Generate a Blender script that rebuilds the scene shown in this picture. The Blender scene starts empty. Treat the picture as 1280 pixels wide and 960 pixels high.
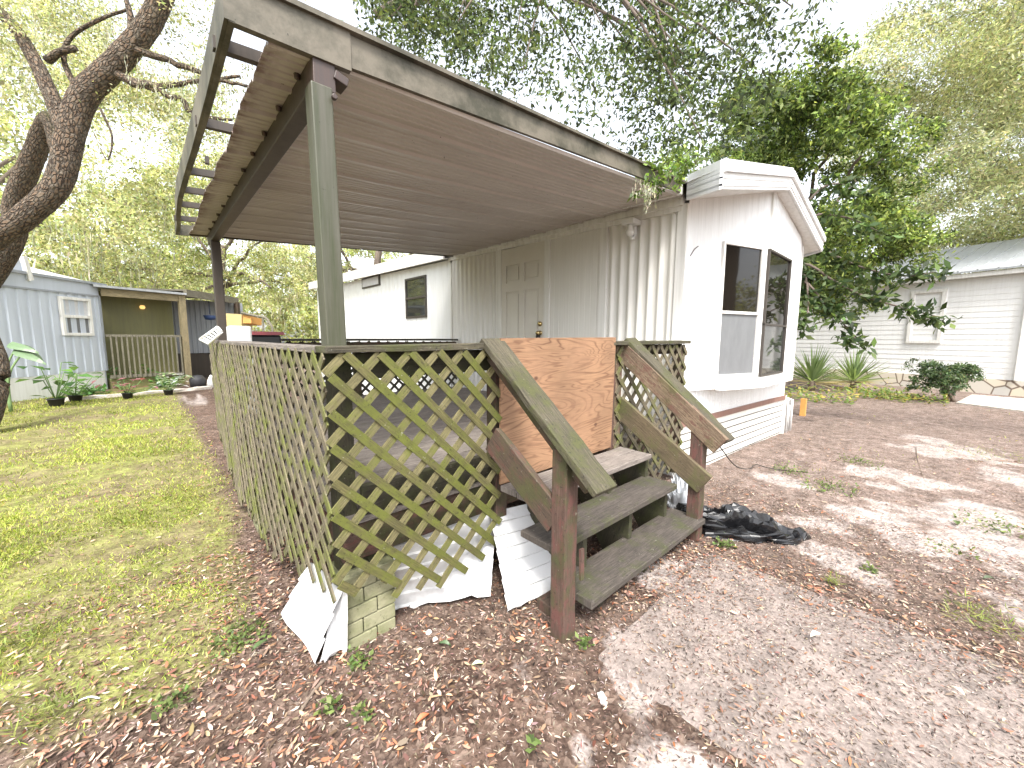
import bpy, math, random
import numpy as np
from mathutils import Vector, Matrix
random.seed(7); RNG = np.random.default_rng(7)
S = bpy.context.scene; COL = S.collection

# ---------------------------------------------------------------- camera
YAW, PIT, ROL, FPX, EYE = 0.743202687, -0.113499379, 0.00507277727, 492.355, 1.45
_cy, _sy = math.cos(YAW), math.sin(YAW)
FV = Vector((_sy*math.cos(PIT), _cy*math.cos(PIT), math.sin(PIT)))
_r0 = Vector((_cy, -_sy, 0)); _u0 = _r0.cross(FV)
RV = _r0*math.cos(ROL)+_u0*math.sin(ROL); UV_ = -_r0*math.sin(ROL)+_u0*math.cos(ROL)
cam = bpy.data.cameras.new('camera'); camo = bpy.data.objects.new('camera', cam); COL.objects.link(camo)
cam.sensor_width = 36; cam.lens = FPX/1280*36; cam.clip_start = 0.03; cam.clip_end = 600
camo.matrix_world = Matrix(((RV.x, UV_.x, -FV.x, 0), (RV.y, UV_.y, -FV.y, 0), (RV.z, UV_.z, -FV.z, EYE), (0, 0, 0, 1)))
S.camera = camo

# ---------------------------------------------------------------- light
SUN_EL, SUN_AZ = math.radians(56), math.radians(218)      # azimuth clockwise from +Y: behind and left of the camera
w = bpy.data.worlds.new('World'); S.world = w; w.use_nodes = True
nt = w.node_tree; bg = nt.nodes['Background']
sky = nt.nodes.new('ShaderNodeTexSky'); sky.sky_type = 'NISHITA'; sky.sun_disc = False
sky.sun_elevation = SUN_EL; sky.sun_rotation = SUN_AZ; sky.dust_density = 3.0; sky.air_density = 1.0
hs = nt.nodes.new('ShaderNodeHueSaturation'); hs.inputs['Saturation'].default_value = 0.28
nt.links.new(sky.outputs[0], hs.inputs['Color']); nt.links.new(hs.outputs[0], bg.inputs['Color'])
bg.inputs['Strength'].default_value = 0.15
sl = bpy.data.lights.new('sun', 'SUN'); sl.energy = 1.5; sl.angle = math.radians(14); sl.color = (1, 0.965, 0.90)
so = bpy.data.objects.new('sun', sl); COL.objects.link(so)
sd = Vector((math.sin(SUN_AZ)*math.cos(SUN_EL), math.cos(SUN_AZ)*math.cos(SUN_EL), math.sin(SUN_EL)))
so.rotation_euler = sd.to_track_quat('Z', 'Y').to_euler()
S.view_settings.view_transform = 'Standard'; S.view_settings.look = 'None'
S.view_settings.exposure = 2.0; S.view_settings.gamma = 1.0

# ---------------------------------------------------------------- helpers
def ray(x, y): return FV*FPX+RV*(x-640)-UV_*(y-480)
def on_plane(x, y, p, n):
    """point of the world plane (p, n) seen at photo pixel x, y"""
    d = ray(x, y); o = Vector((0, 0, EYE)); p = Vector(p); n = Vector(n)
    return o+d*((p-o).dot(n)/d.dot(n))
def gp(x, y, z=0.0): return on_plane(x, y, (0, 0, z), (0, 0, 1))
def dp(x, y, depth): return Vector((0, 0, EYE))+ray(x, y)*(depth/FPX)

class MB:
    def __init__(s): s.v = []; s.f = []; s.uv = []; s.sm = []
    def face(s, pts, uvs=None, smooth=False):
        b = len(s.v); s.v += [tuple(p) for p in pts]; s.f.append(tuple(range(b, b+len(pts))))
        s.uv += uvs if uvs else [(0, 0)]*len(pts); s.sm.append(smooth)
    def bar(s, a, b, wd, ht, up=(0, 0, 1), seg=1, jit=0.0):
        """board from a to b; wd across, ht along up"""
        a, b, up = Vector(a), Vector(b), Vector(up); d = b-a; L = d.length; d.normalize()
        sx = d.cross(up); sx.normalize(); uz = sx.cross(d); uz.normalize()
        ou, ov = random.uniform(0, 50), random.uniform(0, 50)
        rings = []
        for i in range(seg+1):
            c = a+d*(L*i/seg); ring = []
            for (q, r) in ((-1, -1), (1, -1), (1, 1), (-1, 1)):
                j = Vector([random.uniform(-jit, jit) for _ in range(3)]) if jit else Vector()
                ring.append(c+sx*(q*wd/2)+uz*(r*ht/2)+j)
            rings.append(ring)
        per = [0, wd, wd+ht, 2*wd+ht, 2*wd+2*ht]
        base = len(s.v)
        for r_ in rings: s.v += [tuple(p) for p in r_]
        for i in range(seg):
            for k in range(4):
                k2 = (k+1) % 4
                s.f.append((base+i*4+k, base+i*4+k2, base+(i+1)*4+k2, base+(i+1)*4+k)); s.sm.append(False)
                u0, u1 = ou+L*i/seg, ou+L*(i+1)/seg; v0, v1 = ov+per[k], ov+per[k+1]
                s.uv += [(u0, v0), (u0, v1), (u1, v1), (u1, v0)]
        s.f.append((base+3, base+2, base+1, base)); s.sm.append(False); s.uv += [(ou, ov), (ou, ov+wd), (ou+ht, ov+wd), (ou+ht, ov)]
        t = base+seg*4
        s.f.append((t, t+1, t+2, t+3)); s.sm.append(False); s.uv += [(ou, ov), (ou, ov+wd), (ou+ht, ov+wd), (ou+ht, ov)]
    def box(s, x0, x1, y0, y1, z0, z1, axis='x'):
        if axis == 'x': s.bar((x0, (y0+y1)/2, (z0+z1)/2), (x1, (y0+y1)/2, (z0+z1)/2), abs(y1-y0), abs(z1-z0))
        elif axis == 'y': s.bar(((x0+x1)/2, y0, (z0+z1)/2), ((x0+x1)/2, y1, (z0+z1)/2), abs(x1-x0), abs(z1-z0))
        else: s.bar(((x0+x1)/2, (y0+y1)/2, z0), ((x0+x1)/2, (y0+y1)/2, z1), abs(y1-y0), abs(x1-x0), up=(1, 0, 0))
    def prism(s, pts, off):
        """closed polygon pts extruded by vector off"""
        off = Vector(off); pts = [Vector(p) for p in pts]; q = [p+off for p in pts]; n = len(pts)
        e1 = (pts[1]-pts[0]).normalized(); nn = off.normalized(); e2 = nn.cross(e1)
        uvp = [((p-pts[0]).dot(e1), (p-pts[0]).dot(e2)) for p in pts]
        s.face(pts[::-1], uvp[::-1]); s.face(q, uvp)
        for i in range(n):
            j = (i+1) % n; L = (pts[j]-pts[i]).length
            s.face([pts[i], pts[j], q[j], q[i]], [(0, 0), (L, 0), (L, off.length), (0, off.length)])
    def tube(s, path, rad, n=8, cap=True, wob=0.0, smooth=True):
        path = [Vector(p) for p in path]
        if not hasattr(rad, '__len__'): rad = [rad]*len(path)
        base = len(s.v); m = len(path); ref = Vector((0.13, 0.31, 0.94)); L = 0
        ls = []
        for i, p in enumerate(path):
            if i: L += (p-path[i-1]).length
            ls.append(L)
            d = (path[min(i+1, m-1)]-path[max(i-1, 0)]).normalized()
            a = d.cross(ref)
            if a.length < 1e-3: a = d.cross(Vector((1, 0, 0)))
            a.normalize(); b = d.cross(a); ref = a.cross(d) if False else ref
            for k in range(n):
                t = 2*math.pi*k/n; r = rad[i]*(1+random.uniform(-wob, wob))
                s.v.append(tuple(p+a*math.cos(t)*r+b*math.sin(t)*r))
        for i in range(m-1):
            for k in range(n):
                k2 = (k+1) % n
                s.f.append((base+i*n+k, base+i*n+k2, base+(i+1)*n+k2, base+(i+1)*n+k)); s.sm.append(smooth)
                c = 2*math.pi*rad[i]
                s.uv += [(ls[i], c*k/n), (ls[i], c*(k+1)/n), (ls[i+1], c*(k+1)/n), (ls[i+1], c*k/n)]
        if cap:
            s.f.append(tuple(base+k for k in range(n))[::-1]); s.sm.append(False); s.uv += [(0, 0)]*n
            s.f.append(tuple(base+(m-1)*n+k for k in range(n))); s.sm.append(False); s.uv += [(0, 0)]*n
    def lathe(s, c, prof, n=16, axis=(0, 0, 1)):
        c = Vector(c); ax = Vector(axis).normalized(); a = ax.orthogonal().normalized(); b = ax.cross(a)
        base = len(s.v)
        for (r, h) in prof:
            for k in range(n):
                t = 2*math.pi*k/n; s.v.append(tuple(c+ax*h+a*math.cos(t)*r+b*math.sin(t)*r))
        for i in range(len(prof)-1):
            for k in range(n):
                k2 = (k+1) % n; s.f.append((base+i*n+k, base+i*n+k2, base+(i+1)*n+k2, base+(i+1)*n+k)); s.sm.append(True); s.uv += [(0, 0)]*4
    def corr(s, a, b, z0, z1, pitch, depth, nrm, flat=0.3, zt=None):
        """vertically ribbed sheet from plan point a to b"""
        a, b, nrm = Vector((*a, 0)), Vector((*b, 0)), Vector((*nrm, 0)).normalized(); L = (b-a).length; d = (b-a).normalized()
        xs = []; x = 0
        while x < L-1e-6:
            for (t, h) in ((0, 0), (flat*pitch, 0), ((flat+.1)*pitch, 1), (1-.1-0.0, None)):
                if h is None: xs.append((min(x+0.9*pitch, L), depth))
                else: xs.append((min(x+t, L), depth*h))
            x += pitch
        xs.append((L, 0))
        for (x0, h0), (x1, h1) in zip(xs[:-1], xs[1:]):
            if x1-x0 < 1e-5: continue
            p0 = a+d*x0+nrm*h0; p1 = a+d*x1+nrm*h1
            t0 = zt(x0) if zt else z1; t1 = zt(x1) if zt else z1
            s.face([(p0.x, p0.y, z0), (p1.x, p1.y, z0), (p1.x, p1.y, t1), (p0.x, p0.y, t0)], [(x0, z0), (x1, z0), (x1, t1), (x0, t0)])
    def ribs(s, y0, y1, x, z0, z1, pitch, depth):
        n = max(2, int((y1-y0)/pitch*12)); P = []
        for i in range(n+1):
            y = y0+(y1-y0)*i/n; t = ((y-y0)/pitch) % 1; h = (0.5-0.5*math.cos(2*math.pi*t))**1.6; P.append((x-depth*h, y))
        for (xa, ya), (xb, yb) in zip(P[:-1], P[1:]): s.face([(xa, ya, z0), (xa, ya, z1), (xb, yb, z1), (xb, yb, z0)], smooth=False)
    def build(s, name, mat, parent=None, bevel=0.0, merge=False):
        me = bpy.data.meshes.new(name); me.from_pydata(s.v, [], s.f)
        me.uv_layers.new(name='UVMap').data.foreach_set('uv', np.array(s.uv, dtype=np.float32).ravel())
        me.polygons.foreach_set('use_smooth', s.sm); me.materials.append(mat); me.update()
        o = bpy.data.objects.new(name, me); COL.objects.link(o)
        if parent:
            o.parent = parent; o.matrix_parent_inverse = Matrix.Translation(-parent.location)
        if bevel:
            m = o.modifiers.new('bevel', 'BEVEL'); m.width = bevel; m.segments = 2; m.limit_method = 'ANGLE'
        return o

def tag(o, label, cat, group=None, kind=None):
    if label: o['label'] = label
    if cat: o['category'] = cat
    if group: o['group'] = group
    if kind: o['kind'] = kind
    return o
def thing(name, label, cat, loc=(0, 0, 0), group=None):
    o = bpy.data.objects.new(name, None); o.empty_display_size = 0.1; o.location = loc; COL.objects.link(o)
    return tag(o, label, cat, group)
def copy_thing(root, loc, label, group=None):
    r = root.copy(); COL.objects.link(r); r.location = loc; r['label'] = label
    if group: r['group'] = group
    for ch in list(root.children):
        c = ch.copy(); COL.objects.link(c); c.parent = r
    return r

# ---------------------------------------------------------------- materials
class NM:
    def __init__(s, name):
        s.m = bpy.data.materials.new(name); s.m.use_nodes = True; s.t = s.m.node_tree; s.b = s.t.nodes['Principled BSDF']; s.out = s.t.nodes['Material Output']
    def n(s, kind, **k):
        nd = s.t.nodes.new('ShaderNode'+kind)
        for a, v in k.items(): setattr(nd, a, v)
        return nd
    def l(s, a, b): s.t.links.new(a, b)
    def coords(s, kind='UV', scale=(1, 1, 1)):
        c = s.n('TexCoord'); mp = s.n('Mapping'); mp.inputs['Scale'].default_value = scale
        s.l(c.outputs[kind], mp.inputs['Vector']); return mp.outputs[0]
    def noise(s, vec, scale, det=4, rough=0.6, dist=0.0):
        x = s.n('TexNoise'); x.inputs['Scale'].default_value = scale; x.inputs['Detail'].default_value = det
        x.inputs['Roughness'].default_value = rough; x.inputs['Distortion'].default_value = dist
        s.l(vec, x.inputs['Vector']); return x.outputs['Fac']
    def ramp(s, fac, stops):
        r = s.n('ValToRGB'); e = r.color_ramp.elements
        while len(e) < len(stops): e.new(0.5)
        for i, (p, c) in enumerate(stops):
            e[i].position = p; e[i].color = (*c, 1) if len(c) == 3 else c
        s.l(fac, r.inputs[0]); return r.outputs[0]
    def mix(s, fac, a, b, mode='MIX'):
        x = s.n('MixRGB'); x.blend_type = mode
        if isinstance(fac, (int, float)): x.inputs[0].default_value = fac
        else: s.l(fac, x.inputs[0])
        for i, v in ((1, a), (2, b)):
            if isinstance(v, tuple): x.inputs[i].default_value = (*v, 1)
            else: s.l(v, x.inputs[i])
        return x.outputs[0]
    def bump(s, h, strength=0.5, dist=0.01):
        b = s.n('Bump'); b.inputs['Strength'].default_value = strength; b.inputs['Distance'].default_value = dist
        s.l(h, b.inputs['Height']); s.l(b.outputs[0], s.b.inputs['Normal'])
    def col(s, c):
        if isinstance(c, tuple): s.b.inputs['Base Color'].default_value = (*c, 1)
        else: s.l(c, s.b.inputs['Base Color'])
    def rough(s, r): s.b.inputs['Roughness'].default_value = r
G3 = lambda v: (v, v, v)

def wood(name, c_dark, c_lite, algae=None, algae_lo=0.5, paint=None, paint_lo=0.5, rough=0.8, bump=0.5):
    m = NM(name); uv = m.coords('UV', (1, 14, 1)); uv2 = m.coords('UV', (2.2, 5, 1)); ob = m.coords('Object')
    g = m.noise(uv, 9, 6, 0.65, 0.4); big = m.noise(uv2, 1.6, 4)
    c = m.mix(m.ramp(g, [(0.32, G3(0)), (0.68, G3(1))]), c_dark, c_lite)
    c = m.mix(0.55, c, m.mix(1.0, c, m.ramp(big, [(0.3, G3(0.35)), (0.7, G3(1.15))]), 'MULTIPLY'))
    if paint:
        f = m.ramp(m.noise(m.coords('UV', (3, 9, 1)), 3, 6, 0.7), [(paint_lo, G3(0)), (paint_lo+0.06, G3(1))])
        c = m.mix(f, c, paint)
    if algae:
        f = m.ramp(m.noise(ob, 5.5, 6, 0.68), [(algae_lo, G3(0)), (algae_lo+0.16, G3(0.92))])
        a2 = m.mix(m.noise(ob, 22, 3), tuple(x*0.55 for x in algae), tuple(min(1, x*1.35) for x in algae))
        c = m.mix(f, c, a2)
    # lichen / mould specks
    sp = m.ramp(m.noise(ob, 70, 3, 0.7), [(0.60, G3(0)), (0.68, G3(0.7))]); c = m.mix(sp, c, tuple(x*0.35 for x in c_dark))
    sp2 = m.ramp(m.noise(ob, 48, 4, 0.75), [(0.66, G3(0)), (0.70, G3(0.75))]); c = m.mix(sp2, c, (0.26, 0.26, 0.20))
    m.col(c); m.rough(rough); m.bump(m.mix(0.4, g, m.noise(ob, 60, 3)), bump, 0.006); return m.m

M = {}
M['deckwood'] = wood('weathered_deck_wood', (0.0990, 0.0828, 0.0720), (0.2700, 0.2340, 0.2070), (0.0900, 0.0990, 0.0450), 0.60)
M['tread'] = wood('mossy_tread_wood', (0.0336, 0.0269, 0.0215), (0.1009, 0.0840, 0.0706), (0.0471, 0.0504, 0.0189), 0.49)
M['railwood'] = wood('mossy_rail_wood', (0.030, 0.025, 0.015), (0.105, 0.090, 0.056), (0.050, 0.053, 0.014), 0.46, bump=1.0)
M['brownwood'] = wood('brown_painted_wood', (0.0433, 0.0289, 0.0195), (0.1011, 0.0665, 0.0448), (0.0542, 0.0542, 0.0181), 0.47, (0.0867, 0.0397, 0.0289), 0.52, bump=0.5)
M['tanwood'] = wood('tan_peeling_wood', (0.0867, 0.0542, 0.0347), (0.2312, 0.1734, 0.1120), (0.0758, 0.0723, 0.0253), 0.52, (0.1156, 0.0615, 0.0433), 0.52, bump=0.8)
M['redpost'] = wood('red_painted_post', (0.0564, 0.0298, 0.0213), (0.1127, 0.0663, 0.0497), (0.0464, 0.0497, 0.0166), 0.46, (0.0994, 0.0411, 0.0331), 0.50)
M['greenwood'] = wood('algae_green_wood', (0.0256, 0.0230, 0.0141), (0.0640, 0.0544, 0.0320), (0.0416, 0.0448, 0.0141), 0.46)
M['lat_front'] = wood('algae_lattice_wood', (0.045, 0.040, 0.013), (0.145, 0.130, 0.045), (0.088, 0.098, 0.013), 0.42)
M['lat_back'] = wood('pale_lattice_wood', (0.075, 0.063, 0.028), (0.215, 0.190, 0.085), (0.100, 0.108, 0.020), 0.48)
M['lat_side'] = wood('grey_lattice_wood', (0.045, 0.036, 0.022), (0.215, 0.180, 0.115), (0.095, 0.108, 0.014), 0.47)
M['lat_far'] = wood('silhouette_lattice_wood', (0.03, 0.03, 0.025), (0.09, 0.08, 0.06), (0.06, 0.07, 0.03), 0.6)  # far side's silhouette against bright background is put into this darker colour

def plywood():
    m = NM('raw_plywood'); ob = m.coords('Object', (0.45, 1, 2.6)); n = m.noise(ob, 2.3, 2.6, 0.5, 0.7)
    mu = m.n('Math', operation='MULTIPLY'); m.l(n, mu.inputs[0]); mu.inputs[1].default_value = 120.0
    si = m.n('Math', operation='SINE'); m.l(mu.outputs[0], si.inputs[0])
    c = m.ramp(si.outputs[0], [(0.0, (0.33, 0.19, 0.105)), (0.60, (0.28, 0.155, 0.085)), (0.9, (0.19, 0.095, 0.05)), (1.0, (0.16, 0.08, 0.042))])
    c = m.mix(m.ramp(m.noise(m.coords('Object', (1, 1, 1.5)), 3.0, 4), [(0.35, G3(0)), (0.7, G3(0.85))]), c, (0.30, 0.17, 0.098))
    fine = m.noise(m.coords('Object', (2, 1, 60)), 4, 4, 0.6); c = m.mix(0.35, c, m.mix(1.0, c, m.ramp(fine, [(0.3, G3(0.5)), (0.7, G3(1.2))]), 'MULTIPLY'))
    vo = m.n('TexVoronoi'); vo.inputs['Scale'].default_value = 6.5; vo.inputs['Randomness'].default_value = 1; m.l(m.coords('Object', (1, 0.3, 1.5)), vo.inputs['Vector'])
    k = m.ramp(vo.outputs['Distance'], [(0.07, G3(1)), (0.17, G3(0))]); sel = m.ramp(m.noise(m.coords('Object', (2.4, 1, .4)), 1.6, 1), [(0.55, G3(0)), (0.60, G3(1))])
    c = m.mix(m.mix(1.0, k, sel, 'MULTIPLY'), c, (0.10, 0.045, 0.025))
    sc = m.ramp(m.noise(m.coords('Object', (3, 1, 9)), 6, 5, 0.8), [(0.70, G3(0)), (0.74, G3(0.8))]); c = m.mix(sc, c, (0.09, 0.04, 0.02))
    st = m.ramp(m.noise(m.coords('Object'), 2.3, 5), [(0.32, G3(0.68)), (0.62, G3(1.0))]); c = m.mix(1.0, c, st, 'MULTIPLY')
    m.col(c); m.rough(0.75); m.bump(fine, 0.25, 0.004); return m.m
M['oliveboard'] = wood('olive_stained_board', (0.0638, 0.0467, 0.0255), (0.1445, 0.1105, 0.0638), (0.0765, 0.0765, 0.0255), 0.47)
M['plywood'] = plywood()

def paint(name, base, dirt=(0.25, 0.22, 0.16), amt=0.35, rough=0.5, streak=True, bump=0.12, metal=0.0, speck=True, lo=0.42, hi=0.75, sc=1.4):
    m = NM(name); ob = m.coords('Object'); st = m.coords('Object', (14, 14, 0.7)) if streak else ob
    f = m.ramp(m.noise(st, sc, 6, 0.68), [(lo, G3(0)), (hi, G3(amt))]); c = m.mix(f, base, dirt)
    if speck: c = m.mix(m.ramp(m.noise(ob, 38, 3, 0.7), [(0.70, G3(0)), (0.74, G3(amt*1.2))]), c, tuple(x*0.5 for x in dirt))
    c = m.mix(0.5, c, m.mix(1.0, c, m.ramp(m.noise(ob, 0.9, 4), [(0.3, G3(0.86)), (0.7, G3(1.04))]), 'MULTIPLY'))
    m.col(c); m.rough(rough); m.b.inputs['Metallic'].default_value = metal; m.bump(m.noise(ob, 9, 4), bump, 0.01); return m.m
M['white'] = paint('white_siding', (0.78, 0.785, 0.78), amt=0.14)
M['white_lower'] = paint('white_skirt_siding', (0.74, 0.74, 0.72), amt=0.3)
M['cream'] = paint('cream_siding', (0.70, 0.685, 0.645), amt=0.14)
M['trim'] = paint('white_trim', (0.74, 0.73, 0.70), amt=0.35)
M['door'] = paint('door_paint', (0.66, 0.63, 0.57), amt=0.12, speck=False, streak=False, bump=.03)
M['lap'] = paint('lap_siding', (0.76, 0.76, 0.75), amt=0.15, bump=0.0, speck=False)
M['brownband'] = paint('brown_band', (0.21, 0.11, 0.085), (0.35, 0.25, 0.2), 0.3)
M['alu_fascia'] = paint('mossy_fascia', (0.135, 0.118, 0.088), (0.04, 0.037, 0.021), 1.0, 0.6, streak=False, lo=.40, hi=.60, bump=.4, sc=3.2)
M['alu_post'] = paint('mossy_metal_post', (0.078, 0.074, 0.054), (0.036, 0.042, 0.016), 1.0, 0.5, lo=.38, hi=.62)
M['beam'] = paint('brown_metal_beam', (0.055, 0.042, 0.032), (0.02, 0.017, 0.013), 0.8, 0.5)
M['darkmetal'] = paint('dark_bracket', (0.05, 0.035, 0.03), (0.12, 0.05, 0.03), 0.5, 0.5)
M['vinyl'] = paint('fallen_vinyl', (0.60, 0.60, 0.60), (0.12, 0.095, 0.07), 0.8, streak=False, lo=.5, hi=.75)
M['bluesiding'] = paint('blue_grey_siding', (0.50, 0.54, 0.60), (0.38, 0.41, 0.46), 0.3)
M['olivewall'] = paint('olive_porch_wall', (0.17, 0.16, 0.06), (0.09, 0.085, 0.05), 0.5)
M['greymetal'] = paint('grey_metal_siding', (0.30, 0.32, 0.35), (0.18, 0.18, 0.18), 0.4)
M['metalroof'] = paint('grey_metal_roof', (0.33, 0.345, 0.36), (0.18, 0.18, 0.18), 0.6, 0.5)
M['roofwhite'] = paint('white_roof', (0.75, 0.75, 0.74), amt=0.3)
M['porchwood'] = wood('yellow_porch_wood', (0.16, 0.125, 0.07), (0.34, 0.28, 0.16))
M['railgrey'] = wood('grey_porch_wood', (0.11, 0.10, 0.075), (0.26, 0.235, 0.17))

def soffit():
    m = NM('patio_roof_pan'); ob = m.coords('Object')
    c = m.mix(m.ramp(m.noise(m.coords('Object', (0.8, 2.0, 1)), 1.3, 5, 0.6), [(0.3, G3(0)), (0.7, G3(1))]), (0.41, 0.37, 0.335), (0.54, 0.50, 0.46))
    # rust close to the outer edge (object X is the distance from the wall side)
    sx = m.n('SeparateXYZ'); m.l(ob, sx.inputs[0])
    mr = m.n('MapRange'); mr.inputs['From Min'].default_value = 0.50; mr.inputs['From Max'].default_value = 0.40
    m.l(sx.outputs['X'], mr.inputs['Value'])
    ru = m.ramp(m.noise(ob, 9, 6, 0.7), [(0.40, G3(0)), (0.58, G3(1))])
    c = m.mix(m.mix(1.0, ru, mr.outputs[0], 'MULTIPLY'), c, (0.10, 0.035, 0.018))
    c = m.mix(m.ramp(m.noise(ob, 26, 3, 0.7), [(0.70, G3(0)), (0.73, G3(0.8))]), c, (0.05, 0.03, 0.02))
    m.col(c); m.rough(0.33); m.bump(m.noise(ob, 6, 3), 0.06, 0.01); return m.m
M['soffit'] = soffit()
def flat(name, c, rough=0.6, metal=0.0, emit=None):
    m = NM(name); ob = m.coords('Object')
    m.col(m.mix(m.noise(ob, 14, 4), tuple(x*0.82 for x in c), tuple(min(1, x*1.15) for x in c))); m.rough(rough); m.b.inputs['Metallic'].default_value = metal
    m.bump(m.noise(ob, 30, 3), 0.08, 0.005)
    if emit: m.b.inputs['Emission Color'].default_value = (*emit[0], 1); m.b.inputs['Emission Strength'].default_value = emit[1]
    return m.m
def glass(name, c=(0.02, 0.022, 0.02), rough=0.03, spec=0.6):
    m = NM(name); ob = m.coords('Object'); m.col(c); m.rough(rough); m.b.inputs['Specular IOR Level'].default_value = spec
    m.bump(m.noise(ob, 1.8, 2), 0.05, 0.02); return m.m
M['glass'] = glass('window_glass', (0.03, 0.032, 0.03), 0.04, 0.9)
M['glass_dark'] = glass('dark_window_glass', (0.012, 0.010, 0.008), 0.03, 0.35)
def screen():
    m = NM('window_screen'); ob = m.coords('Object')
    c = m.mix(m.noise(m.coords('Object', (3, 3, 1)), 3, 5, 0.7), (0.10, 0.105, 0.11), (0.19, 0.195, 0.20)); m.col(c); m.rough(0.35); m.b.inputs['Specular IOR Level'].default_value = 0.5
    m.bump(m.noise(ob, 2, 3), 0.1, 0.02); return m.m
M['screen'] = screen()
M['darkframe'] = flat('bronze_window_frame', (0.05, 0.042, 0.035), 0.45)
M['curtain'] = flat('pale_curtain', (0.55, 0.55, 0.56), 0.8)
M['blind'] = flat('white_blind', (0.68, 0.68, 0.67), 0.7)
M['brass'] = flat('brass', (0.55, 0.42, 0.2), 0.25, 1.0)
M['blackmetal'] = flat('black_metal', (0.02, 0.02, 0.02), 0.35)
M['lampglass'] = glass('bulb_glass', (0.7, 0.7, 0.68), 0.15)
M['plasticwhite'] = flat('white_plastic', (0.72, 0.72, 0.70), 0.45)
M['maroon'] = flat('maroon_enamel', (0.24, 0.05, 0.055), 0.35)
M['bagblack'] = flat('black_bin_bag', (0.008, 0.008, 0.009), 0.24)
M['bagclear'] = flat('clear_plastic', (0.5, 0.52, 0.55), 0.2)
M['potblack'] = flat('black_plant_pot', (0.025, 0.025, 0.028), 0.6)
M['stone'] = flat('white_stone', (0.62, 0.60, 0.56), 0.7)
M['orange'] = flat('orange_stake', (0.60, 0.30, 0.08), 0.7)
M['wire'] = flat('black_wire', (0.03, 0.025, 0.02), 0.6)
M['twig'] = flat('grey_twig', (0.16, 0.12, 0.09), 0.9)
M['amber'] = flat('amber_lamp', (0.8, 0.55, 0.2), 0.5, 0, ((1, 0.6, 0.2), 0.3))
M['blueplastic'] = flat('blue_plastic', (0.03, 0.06, 0.16), 0.5)

def brickmat(name, c1, c2, mort, sc, bw, rh, ms, bump=0.5, algae=None, kind='UV'):
    m = NM(name); v = m.coords(kind); b = m.n('TexBrick'); b.inputs['Scale'].default_value = sc; b.inputs['Brick Width'].default_value = bw; b.inputs['Row Height'].default_value = rh
    b.inputs['Mortar Size'].default_value = ms; b.inputs['Color1'].default_value = (*c1, 1); b.inputs['Color2'].default_value = (*c2, 1); b.inputs['Mortar'].default_value = (*mort, 1)
    m.l(v, b.inputs['Vector']); c = b.outputs['Color']; ob = m.coords('Object')
    if algae: c = m.mix(m.ramp(m.noise(ob, 3, 5), [(0.35, G3(0)), (0.55, G3(0.8))]), c, algae)
    m.col(c); m.rough(0.7); iv = m.n('Invert'); m.l(b.outputs['Fac'], iv.inputs['Color']); m.bump(iv.outputs[0], bump, 0.006); return m.m
M['skirtbrick'] = brickmat('white_brick_skirting', (0.76, 0.75, 0.70), (0.70, 0.69, 0.63), (0.62, 0.61, 0.56), 1, 0.16, 0.086, 0.003, 0.3)
def blockmat():
    m = NM('mossy_block'); ob = m.coords('Object')
    c = m.mix(m.ramp(m.noise(ob, 5, 6, 0.7), [(0.35, G3(0)), (0.65, G3(1))]), (0.25, 0.24, 0.15), (0.12, 0.135, 0.045))
    c = m.mix(m.ramp(m.noise(ob, 40, 4, 0.7), [(0.60, G3(0)), (0.7, G3(0.8))]), c, (0.07, 0.07, 0.04)); m.col(c); m.rough(0.9); m.bump(m.noise(ob, 50, 4, 0.7), 0.6, 0.008); return m.m
M['block'] = blockmat()
def stonemat():
    m = NM('rubble_stone_base'); uv = m.coords('UV'); vo = m.n('TexVoronoi'); vo.feature = 'DISTANCE_TO_EDGE'; vo.inputs['Scale'].default_value = 2.6; m.l(uv, vo.inputs['Vector'])
    v2 = m.n('TexVoronoi'); v2.inputs['Scale'].default_value = 2.6; m.l(uv, v2.inputs['Vector'])
    c = m.mix(m.ramp(v2.outputs['Color'], [(0.2, G3(0)), (0.8, G3(1))]), (0.62, 0.54, 0.42), (0.50, 0.48, 0.44))
    c = m.mix(m.ramp(vo.outputs['Distance'], [(0.02, G3(0)), (0.05, G3(1))]), (0.16, 0.12, 0.09), c); m.col(c); m.rough(0.85); return m.m
M['rubble'] = stonemat()
def barkmat():
    m = NM('oak_bark'); uv = m.coords('UV', (2.2, 5.5, 1)); vo = m.n('TexVoronoi'); vo.feature = 'DISTANCE_TO_EDGE'; vo.inputs['Scale'].default_value = 7; 
    ob = m.coords('Object'); nc = m.n('TexNoise'); nc.inputs['Scale'].default_value = 6; nc.inputs['Detail'].default_value = 5; m.l(ob, nc.inputs['Vector']); mx = m.mix(0.30, uv, nc.outputs['Color']); m.l(mx, vo.inputs['Vector'])
    h = m.ramp(vo.outputs['Distance'], [(0.0, G3(0)), (0.20, G3(1))]); n = m.noise(ob, 16, 5, 0.7)
    c = m.mix(h, (0.02, 0.013, 0.008), (0.135, 0.088, 0.055)); c = m.mix(m.ramp(n, [(0.45, G3(0)), (0.62, G3(0.6))]), c, (0.19, 0.165, 0.13))
    # moss on faces that look up
    gm = m.n('NewGeometry'); sx = m.n('SeparateXYZ'); m.l(gm.outputs['Normal'], sx.inputs[0])
    up = m.ramp(sx.outputs['Z'], [(0.45, G3(0)), (0.8, G3(0.8))]); nz = m.ramp(m.noise(ob, 7, 4), [(0.4, G3(0)), (0.6, G3(1))])
    c = m.mix(m.mix(1.0, up, nz, 'MULTIPLY'), c, (0.13, 0.13, 0.05)); m.col(c); m.rough(0.95); m.bump(m.mix(0.35, h, n), 1.0, 0.04); return m.m
M['bark'] = barkmat()
M['bark_far'] = flat('far_bark', (0.14, 0.11, 0.09), 0.95)

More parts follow.
